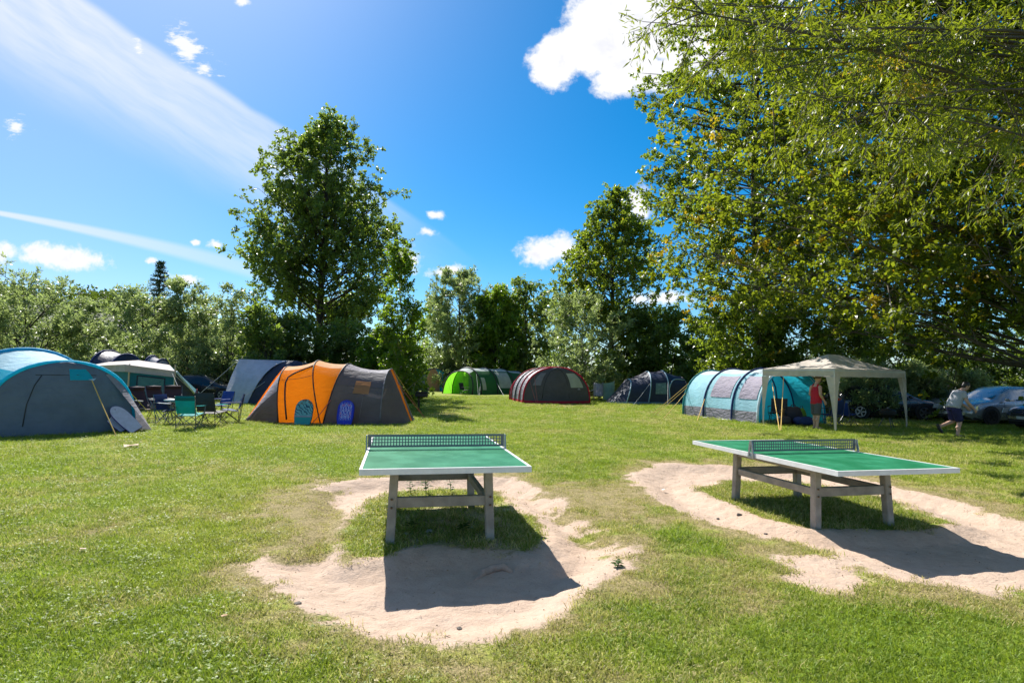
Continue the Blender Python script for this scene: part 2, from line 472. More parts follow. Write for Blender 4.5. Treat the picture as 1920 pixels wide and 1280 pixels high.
def ground_fields(X, Y):
    """height, sand (0..1) and dryness (0..1) of the camp field"""
    wob = (fbm(X, Y, 1.6, 11) - .5) * .95 + (fbm(X, Y, 7, 21, 3) - .5) * .40
    s1 = poly_dist(X, Y, sand_out_1); m1 = poly_dist(X, Y, mound_1)
    s2 = poly_dist(X, Y, sand_out_2); m2 = poly_dist(X, Y, mound_2)
    b = poly_dist(X, Y, sand_bit)
    a1 = np.minimum(s1, -m1); a2 = np.minimum(s2, -m2)
    ring = np.maximum(a1, a2)
    ring_w = ring + wob * .50 + (fbm(X, Y, 16, 23, 2) - .5) * .14
    sand = sstep(np.maximum(ring_w, b + wob * .5), -.26, .12)
    sand = np.maximum(sand, .50 * sstep(poly_dist(X, Y, bare_1) + wob * .3, -.1, .15))
    d1 = poly_dist(X, Y, dry_zone_1); d2 = poly_dist(X, Y, dry_zone_2); d3 = poly_dist(X, Y, dry_zone_3)
    dz = np.maximum(np.maximum(d1, d2), d3)
    thatch = sstep(dz + wob * .8, -.15, .25)
    d1m = sstep(d1 + wob * .5, -.1, .2)
    sand = np.clip(sand * (1 - .75 * d1m), 0, 1)
    mz = sstep(poly_dist(X, Y, mixed_zone) + wob * .4, -.12, .2) * sstep(fbm(X, Y, 4.5, 81), .28, .68)
    sand = sand * (1 - .80 * mz)
    near_edge = sstep(np.maximum(np.maximum(s1, s2), b) + wob * 1.2, -1.0, .05)
    dry = np.clip(np.maximum(thatch * .95, near_edge * .9) + (fbm(X, Y, .55, 31) - .5) * 1.5 + (fbm(X, Y, 3.0, 71) - .5) * 1.2 + .20, 0, 1)
    dry = np.where((m1 > .08) | (m2 > .08), dry * .5, dry)
    # bowls worn round the tables, soft mounds under them
    bowl = sstep(np.minimum(s1, -m1 + .05), -.05, .42) + sstep(np.minimum(s2, -m2 + .05), -.05, .45)
    Z = -.105 * np.clip(bowl, 0, 1) - .03 * (sstep(m1, -.05, .2) + sstep(m2, -.05, .2))
    Z = Z + (fbm(X, Y, .35, 41) - .5) * .05 * sstep(np.hypot(X, Y), 3, 8) + (fbm(X, Y, 5, 51, 3) - .5) * .022 + sand * ((fbm(X, Y, 14, 61, 3) - .5) * .026 + (fbm(X, Y, 3.2, 63, 3) - .5) * .016)
    for fx, fy, fa, fd in FOOTPRINTS:
        dx, dy = X - fx, Y - fy
        u = dx * math.cos(fa) + dy * math.sin(fa); v = -dx * math.sin(fa) + dy * math.cos(fa)
        q = (u / .15) ** 2 + (v / .065) ** 2
        Z = Z - fd * np.exp(-q ** 1.5) + fd * .25 * np.exp(-((np.sqrt(q) - 1.45) / .35) ** 2)
    far = sstep(np.hypot(X, Y), 60, 160)
    return Z * (1 - far), sand, dry

def gz(x, y):
    z, _, _ = ground_fields(np.array([float(x)]), np.array([float(y)]))
    return float(z[0])

def on_ground(px, py):
    p = at(px, py); p.z = gz(p.x, p.y); return p

def spaced(lo, hi, fine, grow, end):
    a = list(np.arange(lo, hi, fine)); st = fine
    while a[-1] < end:
        st *= grow; a.append(a[-1] + st)
    return a
ys = spaced(-3.0, 2.2, .4, 1.0, 2.0)[:-1] + spaced(2.2, 10.6, .05, 1.075, 420)
xr = spaced(-3.6, 8.6, .05, 1.1, 330)
xl = [-v for v in spaced(3.6, 3.65, .05, 1.1, 330)][1:]
xs = sorted(set(np.round(xl + xr, 4)))
GX, GY = np.meshgrid(np.array(xs), np.array(ys))
GZ, GS, GD = ground_fields(GX, GY)
nx, ny = len(xs), len(ys)
gv = np.stack([GX, GY, GZ], -1).reshape(-1, 3)
idx = np.arange(nx * ny).reshape(ny, nx)
gf = np.stack([idx[:-1, :-1], idx[:-1, 1:], idx[1:, 1:], idx[1:, :-1]], -1).reshape(-1, 4)

def np_mesh(name, verts, quads, mats, smooth=True, attrs=None, mi=None):
    me = bpy.data.meshes.new(name)
    k = quads.shape[1]
    me.vertices.add(len(verts)); me.vertices.foreach_set('co', np.ascontiguousarray(verts, dtype=np.float32).ravel())
    me.loops.add(quads.size); me.loops.foreach_set('vertex_index', np.ascontiguousarray(quads, dtype=np.int32).ravel())
    me.polygons.add(len(quads))
    me.polygons.foreach_set('loop_start', np.arange(0, quads.size, k, dtype=np.int32))
    if smooth: me.polygons.foreach_set('use_smooth', np.ones(len(quads), bool))
    if mi is not None: me.polygons.foreach_set('material_index', np.ascontiguousarray(mi, dtype=np.int32))
    for m in mats: me.materials.append(m)
    for nm, (dom, arr) in (attrs or {}).items():
        a = me.attributes.new(nm, 'FLOAT', dom); a.data.foreach_set('value', np.ascontiguousarray(arr, dtype=np.float32))
    me.update(calc_edges=True)
    me.validate()
    return me

# ground material: turf soil, dry thatch and trodden sand
gm, N = new_mat('field ground')
pos = N.n('ShaderNodeNewGeometry').outputs['Position']
a_s = N.n('ShaderNodeAttribute', attribute_name='sand').outputs['Fac']
a_d = N.n('ShaderNodeAttribute', attribute_name='dry').outputs['Fac']
n1 = N.noise(pos, 0.5, 6, 0.62).outputs[0]
n2 = N.noise(pos, 7.0, 6, 0.65).outputs[0]
n3 = N.noise(pos, 55.0, 5, 0.7).outputs[0]
n4 = N.noise(pos, 240.0, 3, 0.6).outputs[0]
green = N.mix(N.smooth(n2, 0.3, 0.7), (0.190, 0.255, 0.025, 1), (0.290, 0.370, 0.045, 1))
green = N.mix(N.smooth(n1, 0.38, 0.66), green, (0.360, 0.370, 0.070, 1))
thatch = N.mix(N.smooth(n3, 0.3, 0.7), (0.25, 0.185, 0.09, 1), (0.42, 0.33, 0.17, 1))
dryf = N.smooth(N.math('ADD', a_d, N.math('MULTIPLY_ADD', n2, 0.9, -0.45)), 0.45, 0.95)
turf = N.mix(dryf, green, thatch)
turf = N.mix(N.math('MULTIPLY', N.smooth(n3, 0.62, 0.42), 0.5), turf, (0.075, 0.090, 0.022, 1))
sandc = N.mix(N.smooth(n2, 0.25, 0.75), (0.460, 0.338, 0.255, 1), (0.545, 0.415, 0.322, 1))
sandc = N.mix(N.smooth(n1, 0.5, 0.7), sandc, (0.535, 0.385, 0.282, 1))
speck = N.smooth(N.noise(pos, 30.0, 6, 0.75).outputs[0], 0.66, 0.74)
sandc = N.mix(N.math('MULTIPLY', speck, 0.6), sandc, (0.20, 0.15, 0.10, 1))
sandc = N.mix(N.math('MULTIPLY', N.smooth(n4, 0.55, 0.75), 0.35), sandc, (0.66, 0.56, 0.46, 1))
sf = N.smooth(N.math('ADD', a_s, N.math('MULTIPLY_ADD', n3, 0.7, -0.35)), 0.35, 0.65)
n5 = N.noise(pos, 13.0, 5, 0.7, 0.6).outputs[0]
sandc = N.mix(N.math('MULTIPLY', N.smooth(n5, 0.56, 0.70), 0.28), sandc, (0.33, 0.235, 0.17, 1))
straw = N.smooth(N.noise(N.n('ShaderNodeMapping', ins={0: pos, 2: (0, 0, 0.6), 3: (60, 14, 20)}).outputs[0], 2.2, 4, 0.7).outputs[0], 0.62, 0.70)
sandc = N.mix(N.math('MULTIPLY', straw, N.math('MULTIPLY_ADD', n2, 0.8, 0.05)), sandc, (0.30, 0.21, 0.12, 1))
gc = N.mix(sf, turf, sandc)
bh = N.math('ADD', N.math('MULTIPLY', n3, 0.6), N.math('ADD', N.math('MULTIPLY', n4, 0.25), N.math('MULTIPLY', N.noise(pos, 18.0, 4, 0.6).outputs[0], 1.0)))
gb = N.n('ShaderNodeBump', ins={'Strength': 0.75, 'Distance': 0.025, 'Height': bh}).outputs[0]
gp = N.n('ShaderNodeBsdfPrincipled', ins={'Base Color': gc, 'Roughness': 0.9, 'Specular IOR Level': 0.15, 'Normal': gb})
out(N, gp.outputs[0])

fs = GS.reshape(-1)[gf].mean(1)
nrm = None
def ground_part(name, sel):
    q = gf[sel]; used = np.unique(q); mp = np.full(nx * ny, -1); mp[used] = np.arange(len(used))
    me = np_mesh(name, gv[used], mp[q], [gm], True, {'sand': ('POINT', GS.reshape(-1)[used]), 'dry': ('POINT', GD.reshape(-1)[used])})
    me.normals_split_custom_set_from_vertices(gn[used])
    o = bpy.data.objects.new(name, me); COL.objects.link(o); o['kind'] = 'structure'
    return o
dzy = np.gradient(GZ, np.array(ys), axis=0); dzx = np.gradient(GZ, np.array(xs), axis=1)
gn = np.stack([-dzx, -dzy, np.ones_like(GZ)], -1); gn /= np.linalg.norm(gn, axis=-1, keepdims=True); gn = gn.reshape(-1, 3)
fcx = GX.reshape(-1)[gf].mean(1)
ground_part('lawn', fs <= .5)
ground_part('sand_patch', (fs > .5) & (fcx < 1.35))
ground_part('sand_patch', (fs > .5) & (fcx >= 1.35))

# ------------------------------------------------------------------ grass blades
def tuft_mesh(name, nbl, rad, hmin, hmax, wid, seed, lean=1.15):
    rg = np.random.default_rng(seed)
    V = []; F = []; tint = []
    for i in range(nbl):
        r_ = rad * math.sqrt(rg.random()); a = rg.random() * 2 * PI
        b = Vector((r_ * math.cos(a), r_ * math.sin(a), -0.004))
        h = rg.uniform(hmin, hmax); w = wid * rg.uniform(.7, 1.3)
        la = rg.random() * 2 * PI; ln = rg.uniform(.15, 1.0) * lean
        d = Vector((math.cos(la) * ln, math.sin(la) * ln, 1)).normalized()
        d2 = Vector((math.cos(la) * ln * 2.2, math.sin(la) * ln * 2.2, .75)).normalized()
        fa = rg.random() * PI; s = Vector((math.cos(fa), math.sin(fa), 0)) * w * .5
        m_ = b + d * h * .55; t_ = m_ + d2 * h * .5
        k = len(V); V += [b - s, b + s, m_ + s * .8, m_ - s * .8, t_]
        F += [(k, k + 1, k + 2, k + 3), (k + 3, k + 2, k + 4)]
        tv = rg.random(); tint += [tv, tv]
    me = bpy.data.meshes.new(name); me.from_pydata([tuple(v) for v in V], [], F)
    a = me.attributes.new('tint', 'FLOAT', 'FACE'); a.data.foreach_set('value', tint)
    return me

grm, N = new_mat('grass blades')
pos = N.n('ShaderNodeNewGeometry').outputs['Position']
tint = N.n('ShaderNodeAttribute', attribute_name='tint').outputs['Fac']
dri = N.n('ShaderNodeAttribute', attribute_type='INSTANCER', attribute_name='dry').outputs['Fac']
rnd = N.n('ShaderNodeAttribute', attribute_type='INSTANCER', attribute_name='rnd').outputs['Fac']
g1 = N.noise(pos, 0.45, 5, 0.6).outputs[0]
g2 = N.noise(pos, 3.5, 4, 0.6).outputs[0]
col = N.mix(tint, (0.135, 0.215, 0.018, 1), (0.270, 0.370, 0.040, 1))
col = N.mix(N.math('MULTIPLY', N.smooth(g1, 0.40, 0.66), 0.6), col, (0.360, 0.380, 0.060, 1))
col = N.mix(N.math('MULTIPLY', N.smooth(g2, 0.5, 0.75), 0.45), col, (0.120, 0.240, 0.030, 1))
dsel = N.smooth(N.math('ADD', dri, N.math('ADD', N.math('MULTIPLY_ADD', tint, 0.7, -0.35), N.math('MULTIPLY_ADD', rnd, 0.6, -0.3))), 0.40, 0.72)
col = N.mix(dsel, col, N.mix(tint, (0.30, 0.235, 0.10, 1), (0.55, 0.47, 0.22, 1)))
col = N.n('ShaderNodeHueSaturation', ins={'Hue': 0.5, 'Saturation': 1.0, 'Value': N.math('MULTIPLY_ADD', rnd, 0.75, 0.62), 'Color': col}).outputs[0]
gb_ = N.n('ShaderNodeBsdfPrincipled', ins={'Base Color': col, 'Roughness': 0.5, 'Specular IOR Level': 0.35})
gt_ = N.n('ShaderNodeBsdfTranslucent', ins={'Color': N.mix(0.35, col, (0.48, 0.60, 0.03, 1))})
out(N, N.n('ShaderNodeMixShader', ins={0: 0.42, 1: gb_.outputs[0], 2: gt_.outputs[0]}).outputs[0])

def grass_object():
    me0 = bpy.data.meshes.new('grass')
    # the turf region in view, on the same surface as the lawn
    view = (GY.reshape(-1) < 46) & (np.abs(GX.reshape(-1)) < 1.05 * np.maximum(GY.reshape(-1), 0) + 1.5) & (GY.reshape(-1) > 2.0)
    keep = view[gf].all(1)
    q = gf[keep]; used = np.unique(q); mp = np.full(nx * ny, -1); mp[used] = np.arange(len(used))
    X, Y = GX.reshape(-1)[used], GY.reshape(-1)[used]
    S, D = GS.reshape(-1)[used], GD.reshape(-1)[used]
    m1 = poly_dist(X, Y, mound_1); m2 = poly_dist(X, Y, mound_2)
    dist = np.hypot(X, Y)
    bare = 1 - sstep(S + (fbm(X, Y, 8, 91, 3) - .5) * 1.5, .10, .62)
    bare = np.where(S > .93, bare * .06, bare)
    bare = bare * (1 - .9 * sstep(fbm(X, Y, 2.3, 97), .66, .74) * sstep(D, .3, .6))
    thin = 1 - .55 * sstep(D, .55, 1.0)
    dens = bare * thin * np.clip((5.2 / np.maximum(dist, 5.2)) ** 1.75, 0, 1)
    size = np.clip(1.0 + (dist - 5) * .05, 1, 2.6) * (1 - .35 * sstep(D, .5, 1))
    tall = np.clip(sstep(m1, .0, .25) + sstep(m2, .0, .25), 0, 1)
    ed = sstep(S, .06, .3)
    size = size * (1 + .25 * tall * (.5 + fbm(X, Y, 3, 95)) + .1 * ed) * (.8 + .5 * fbm(X, Y, 1.3, 93))
    me = np_mesh('grass', gv[used], mp[q], [grm], True, {'density': ('POINT', dens), 'size': ('POINT', size), 'dry': ('POINT', D)})
    o = bpy.data.objects.new('grass', me); COL.objects.link(o); o['kind'] = 'stuff'
    src = []
    for i, (nb, rd, h0, h1, wd) in enumerate(((34, .08, .016, .046, .0048), (26, .07, .020, .058, .0044), (30, .085, .012, .036, .0054))):
        tm = tuft_mesh('grass_tuft', nb, rd, h0, h1, wd, 100 + i); tm.materials.append(grm)
        src.append(bpy.data.objects.new('grass_tuft', tm))       # never linked: only its mesh is used
    def clover_mesh():
        rg = np.random.default_rng(140); V = []; F = []; tint = []
        for i in range(9):
            r_ = .08 * math.sqrt(rg.random()); a = rg.random() * 2 * PI; h = rg.uniform(.018, .040)
            c = Vector((r_ * math.cos(a), r_ * math.sin(a), h)); tv = rg.random() * .5
            for k in range(3):
                b = a + k * 2.094 + rg.random() * .3; d = Vector((math.cos(b), math.sin(b), rg.uniform(-.2, .3))); q = Vector((-math.sin(b), math.cos(b), 0)) * .0055; L = rg.uniform(.009, .014)
                n0 = len(V); V += [c, c + d * L * .7 + q, c + d * L, c + d * L * .7 - q]; F.append((n0, n0 + 1, n0 + 2, n0 + 3)); tint.append(tv)
        me = bpy.data.meshes.new('clover'); me.from_pydata([tuple(v) for v in V], [], F)
        a = me.attributes.new('tint', 'FLOAT', 'FACE'); a.data.foreach_set('value', tint); me.materials.append(grm)
        return me
    src = src * 8 + [bpy.data.objects.new('clover', clover_mesh())]
    ng = bpy.data.node_groups.new('grass scatter', 'GeometryNodeTree')
    ng.interface.new_socket('Geometry', in_out='INPUT', socket_type='NodeSocketGeometry')
    ng.interface.new_socket('Geometry', in_out='OUTPUT', socket_type='NodeSocketGeometry')
    G = NT(ng)
    gi = G.n('NodeGroupInput'); go = G.n('NodeGroupOutput')
    def attr(nm): return G.n('GeometryNodeInputNamedAttribute', data_type='FLOAT', ins={0: nm}).outputs[0]
    dm = G.math('MULTIPLY', attr('density'), 620.0)
    dp = G.n('GeometryNodeDistributePointsOnFaces', distribute_method='RANDOM')
    G.link(gi.outputs[0], dp.inputs['Mesh']); G.link(dm, dp.inputs['Density']); dp.inputs['Seed'].default_value = 3
    join = G.n('GeometryNodeGeometryToInstance')
    for s in src:
        oi = G.n('GeometryNodeObjectInfo'); oi.inputs['Object'].default_value = s; oi.inputs['As Instance'].default_value = False
        G.link(oi.outputs['Geometry'], join.inputs[0])
    ip = G.n('GeometryNodeInstanceOnPoints')
    rv = G.n('FunctionNodeRandomValue', data_type='FLOAT'); rv.inputs['Seed'].default_value = 9
    sn = G.n('GeometryNodeStoreNamedAttribute', data_type='FLOAT', domain='POINT'); sn.inputs['Name'].default_value = 'rnd'
    G.link(dp.outputs['Points'], sn.inputs['Geometry']); G.link(rv.outputs[1], sn.inputs['Value'])
    G.link(sn.outputs[0], ip.inputs['Points']); G.link(join.outputs[0], ip.inputs['Instance'])
    ip.inputs['Pick Instance'].default_value = True
    rr = G.n('FunctionNodeRandomValue', data_type='FLOAT_VECTOR')
    rr.inputs[0].default_value = (-.12, -.12, 0); rr.inputs[1].default_value = (.12, .12, 6.283)
    G.link(rr.outputs[0], ip.inputs['Rotation'])
    rs = G.n('FunctionNodeRandomValue', data_type='FLOAT'); rs.inputs[2].default_value = .7; rs.inputs[3].default_value = 1.35
    sz = G.math('MULTIPLY', attr('size'), rs.outputs[1])
    G.link(sz, ip.inputs['Scale'])
    G.link(ip.outputs[0], go.inputs[0])
    md = o.modifiers.new('scatter', 'NODES'); md.node_group = ng
    return o
grass = grass_object()

# ------------------------------------------------------------------ table tennis tables
m_green = None
def table_surface():
    m, N = new_mat('painted table top')
    tc = N.n('ShaderNodeTexCoord')
    nz = N.noise(tc.outputs['Object'], 3.0, 6, 0.65).outputs[0]
    n2 = N.noise(N.n('ShaderNodeMapping', ins={0: tc.outputs['Object'], 3: (6, 1.5, 1)}).outputs[0], 5.0, 5, 0.7).outputs[0]
    c = N.mix(N.smooth(nz, 0.35, 0.7), (0.012, 0.140, 0.060, 1), (0.028, 0.205, 0.105, 1))
    c = N.mix(N.math('MULTIPLY', N.smooth(n2, 0.55, 0.8), 0.30), c, (0.16, 0.34, 0.24, 1))
    sc_n = N.noise(N.n('ShaderNodeMapping', ins={0: tc.outputs['Object'], 2: (0, 0, .4), 3: (3, 60, 1)}).outputs[0], 3.0, 4, 0.7).outputs[0]
    c = N.mix(N.math('MULTIPLY', N.smooth(sc_n, 0.66, 0.72), 0.35), c, (0.30, 0.42, 0.36, 1))
    c = N.mix(N.math('MULTIPLY', N.smooth(N.noise(tc.outputs['Object'], 34.0, 5, 0.7).outputs[0], 0.64, 0.72), 0.5), c, (0.05, 0.10, 0.06, 1))
    r_ = N.n('ShaderNodeMapRange', ins={0: nz, 1: .3, 2: .7, 3: .42, 4: .6}).outputs[0]
    b = N.n('ShaderNodeBsdfPrincipled', ins={'Base Color': c, 'Roughness': r_, 'Specular IOR Level': 0.10})
    out(N, b.outputs[0]); return m
M_TOP = table_surface()
M_TRIM = plain('white table edge', (0.72, 0.72, 0.72), 0.45, 0.0, 0.06, 8)
M_NET = plain('grey steel net', (0.16, 0.17, 0.19), 0.45, 0.6, 0.12, 20)
M_POST = plain('galvanised bracket', (0.30, 0.31, 0.33), 0.42, 0.7, 0.12, 15)
M_CONC = plain('weathered grey timber', (0.345, 0.300, 0.255), 0.85, 0.0, 0.22, 5, 0.5, 50)
M_BOLT = plain('rusty bolt', (0.16, 0.10, 0.06), 0.6, 0.7, 0.2, 30)

def tennis_table(label, x, y, rot, ztop):
    t = thing('table_tennis_table', label, 'table tennis table', (x, y, 0), rot, 'outdoor table tennis tables')
    L, Wd, th = 1.37, .7625, .052
    M_ = MB(); M_.box((0, 0, ztop - th / 2 - .002), (2 * Wd - .05, 2 * L - .05, th - .006), bev=0)
    top = M_.build('tabletop', M_TOP, t)
    tr = MB()
    for s in (-1, 1):
        tr.box((s * (Wd - .0125), 0, ztop - th / 2), (.025, 2 * L, th))
        tr.box((0, s * (L - .0125), ztop - th / 2), (2 * Wd - .0502, .025, th))
    tr.build('edge_trim', M_TRIM, top)
    # perforated steel net
    nt = MB(); nw = Wd - .005; z0 = ztop + .018; pit = .032; rows = 3; hh = rows * pit
    nt.box((0, 0, z0 + .011), (2 * nw, .005, .022)); nt.box((0, 0, z0 + .022 + hh + .0095), (2 * nw, .005, .025))
    for r_ in range(1, rows): nt.box((0, 0, z0 + .022 + r_ * pit), (2 * nw, .005, .011))
    nc = int(2 * (nw - .04) / pit)
    for k in range(nc + 1):
        nt.box((-nc * pit / 2 + k * pit, 0, z0 + .022 + hh / 2), (.011, .004, hh))
    for s in (-1, 1): nt.box((s * (nw - .02 + .001), 0, z0 + .022 + hh / 2), (.036, .0045, hh))
    net = nt.build('net', M_NET, t)
    for s in (-1, 1):
        b = MB()
        b.bar((s * (Wd + .008), .045, ztop - .05), (s * (Wd + .008), .006, ztop + .15), .03, .012, (1, 0, 0))
        b.bar((s * (Wd + .008), -.045, ztop - .05), (s * (Wd + .008), -.006, ztop + .15), .03, .0118, (1, 0, 0))
        b.box((s * (Wd + .008), 0, ztop - .048), (.0124, .12, .03))
        b.build('net_post', M_POST, net)
    # trestle
    c_, s_ = math.cos(rot), math.sin(rot)
    def ground_at(lx, ly): return gz(x + lx * c_ - ly * s_, y + lx * s_ + ly * c_)
    LX, LY = .46, .72
    feet = {}
    for sx in (-1, 1):
        for sy in (-1, 1):
            fx, fy = sx * (LX + .035), sy * (LY + .02)
            g = ground_at(fx, fy)
            b = MB(); b.bar((fx, fy, g - .12), (sx * (LX - .0), sy * LY, ztop - th - .004), .085, .085, (0, 1, 0), bev=.008)
            lg = b.build('leg', M_CONC, t)
            for zz in (.32, .40):
                q = MB(); q.lathe([(.011, 0), (.011, .008), (.006, .012)], 8, (0, 0, 0), Matrix.Translation((fx - sx * .012, sy * (LY + .058), zz)) @ Matrix.Rotation(-sy * PI / 2, 4, 'X'))
                q.build('bolt', M_BOLT, lg)
    for sy in (-1, 1):
        b = MB(); b.bar((-LX + .04, sy * LY, ztop - th - .05), (LX - .04, sy * LY, ztop - th - .05), .07, .085, bev=.006); b.build('top_beam', M_CONC, t)
        b = MB(); b.bar((-LX + .02, sy * LY, .36), (LX - .02, sy * LY, .36), .06, .10, bev=.006); b.build('cross_rail', M_CONC, t)
    for sx in (-1, 1):
        b = MB(); b.bar((sx * LX, -LY + .045, .355), (sx * LX, LY - .045, .355), .055, .085, bev=.006); b.build('side_rail', M_CONC, t)
        b = MB(); b.bar((sx * LX, -LY + .04, ztop - th - .047), (sx * LX, LY - .04, ztop - th - .047), .06, .08, bev=.006); b.build('side_beam', M_CONC, t)
    return t
tennis_table('green table tennis table standing on the left sand hollow, its net square to the view', -.821, 6.461, .198, .786)
tennis_table('green table tennis table seen cornerwise on the right sand hollow below the blue tunnel tent', 3.717, 7.283, .224, .70)

# ------------------------------------------------------------------ tents
class Ring:
    """one tent arch: local x of its foot, half width, height, lean of the top along x, shape powers, y of its middle"""
    def __init__(s, x, w, h, lean=0.0, a=0.85, b=0.8, y=0.0): s.x, s.w, s.h, s.lean, s.a, s.b, s.y = x, w, h, lean, a, b, y
    def p(s, t, off=0.0):
        c, q = math.cos(PI * t), math.sin(PI * t)
        yy = -math.copysign(abs(c) ** s.a, c) * (s.w + off); zz = (s.h + off) * abs(q) ** s.b
        return Vector((s.x + s.lean * (zz / max(s.h, .01)), s.y + yy, zz))

def between(r0, r1, u, t, off=0.0, sag=.03):
    k = 1 - sag * 4 * u * (1 - u)
    a, b = r0.p(t, off), r1.p(t, off); p = a.lerp(b, u)
    ym = r0.y + (r1.y - r0.y) * u
    p.y = ym + (p.y - ym) * k; p.z *= k if p.z > .25 else 1 - (1 - k) * p.z / .25
    return p

def panel(root, name, r0, r1, t0, t1, mat, off=0.0, u0=0.0, u1=1.0, sag=.03, nu=6, nt=None, label=None):
    nt = nt or max(3, int(22 * (t1 - t0)))
    m = MB()
    m.grid([[between(r0, r1, u0 + (u1 - u0) * i / nu, t0 + (t1 - t0) * j / nt, off, sag) for j in range(nt + 1)] for i in range(nu + 1)])
    return m.build(name, mat, root, True, label)

def sleeve(root, ring, mat, r=.022, t0=0.0, t1=1.0, name='pole_sleeve', off=.004):
    m = MB(); n = max(6, int(26 * (t1 - t0)))
    m.tube([ring.p(t0 + (t1 - t0) * i / n, off) for i in range(n + 1)], r, 6)
    return m.build(name, mat, root, True)

def wall_pt(ring, t, s, dirx, bulge, off=0.0):
    a, b = ring.p(t), ring.p(1 - t)
    p = a.lerp(b, s)
    k = math.sin(PI * s) * (1 - .75 * (p.z / ring.h) ** 2)
    p.x += dirx * (bulge * k + off)
    return p

def end_wall(root, name, ring, mat, dirx=1, bulge=.25, t0=0.0, t1=.5, s0=0.0, s1=1.0, off=0.0, nt=12, ns=14, label=None):
    m = MB()
    m.grid([[wall_pt(ring, t0 + (t1 - t0) * i / nt, s0 + (s1 - s0) * j / ns, dirx, bulge, off) for j in range(ns + 1)] for i in range(nt + 1)])
    return m.build(name, mat, root, True, label)

def wall_line(root, name, ring, pts, mat, r=.012, dirx=1, bulge=.25, off=.006):
    m = MB(); m.tube([wall_pt(ring, t, s, dirx, bulge, off) for t, s in pts], r, 5)
    return m.build(name, mat, root, True)

def rope(root, a, b, mat, r=.006, name='guy_rope', peg=True):
    a, b = Vector(a), Vector(b)
    m = MB(); m.tube([a, a.lerp(b, .5) + Vector((0, 0, -.015)), b], r, 5)
    o = m.build(name, mat, root)
    if peg:
        q = MB(); d = (b - a).normalized(); q.tube([b + Vector((0, 0, -.05)), b + Vector((0, 0, .05))], .007, 5)
        q.build('peg', M_POST, o)
    return o

F_ = lambda n, c, **k: fabric(n, c, **k)
T_GREY = F_('slate grey cloth', (0.125, 0.150, 0.205), trans=.25)
T_GREYL = F_('light grey cloth', (0.34, 0.33, 0.38), trans=.25)
T_BLUE = F_('bright blue cloth', (0.01, 0.48, 0.70), trans=.45, tcol=(.0, .62, .84))
T_PALE = F_('pale blue grey cloth', (0.46, 0.70, 0.82), trans=.4)
T_ORNG = F_('orange cloth', (0.95, 0.33, 0.02), trans=.80, tcol=(1.0, .46, .05))
T_CHAR = F_('charcoal cloth', (0.115, 0.105, 0.120), trans=.22)
T_CHARL = F_('silver grey cloth', (0.22, 0.21, 0.25), trans=.2, wrinkle=.8)
T_NAVY = F_('navy cloth', (0.024, 0.034, 0.075), trans=.12, rough=.5)
T_TEAL = F_('dark teal cloth', (0.018, 0.165, 0.225), trans=.35, tcol=(.02, .20, .28))
T_BEIGE = F_('pale beige canvas', (0.40, 0.36, 0.36), trans=.22)
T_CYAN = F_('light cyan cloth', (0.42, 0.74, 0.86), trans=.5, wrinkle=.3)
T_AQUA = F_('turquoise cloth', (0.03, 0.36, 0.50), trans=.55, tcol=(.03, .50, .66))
T_GREENLIT = F_('sunlit green cloth', (0.13, 0.40, 0.035), trans=.5, tcol=(.26, .74, .04))  # brighter than the other greens: sun shining through is painted in
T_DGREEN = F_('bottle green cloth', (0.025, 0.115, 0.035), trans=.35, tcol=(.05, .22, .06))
T_CREAM = F_('cream window cloth', (0.48, 0.50, 0.44), trans=.3)
T_RGREY = F_('dark mouse grey cloth', (0.085, 0.080, 0.088), trans=.14)
T_SILV = F_('shiny grey cloth', (0.30, 0.29, 0.33), trans=.2, wrinkle=.7, rough=.45)
T_RED = F_('red cloth', (0.52, 0.02, 0.06), trans=.3)
T_WHITE = F_('white gazebo cloth', (0.64, 0.57, 0.50), trans=.30)
M_WIN = plain('clear tent window', (0.20, 0.24, 0.25), 0.15, 0, .08, 3)
M_BPIPE = F_('blue piping', (0.01, 0.34, 0.58), trans=.35, tcol=(.0, .46, .74))
M_CPIPE = F_('sky blue piping', (0.01, 0.52, 0.74), trans=.4, tcol=(.0, .66, .86))
M_BLK = plain('black binding', (0.022, 0.022, 0.026), .6)
M_NAVYP = F_('navy piping', (0.012, 0.03, 0.13), trans=.1)
M_LPIPE = plain('pale blue piping', (0.30, 0.45, 0.55), .6)
M_ROPE = plain('yellow guy rope', (0.62, 0.40, 0.10), .7)
M_ROPEW = plain('pale guy rope', (0.55, 0.55, 0.55), .7)
M_ROPER = plain('red guy rope', (0.45, 0.10, 0.10), .7)

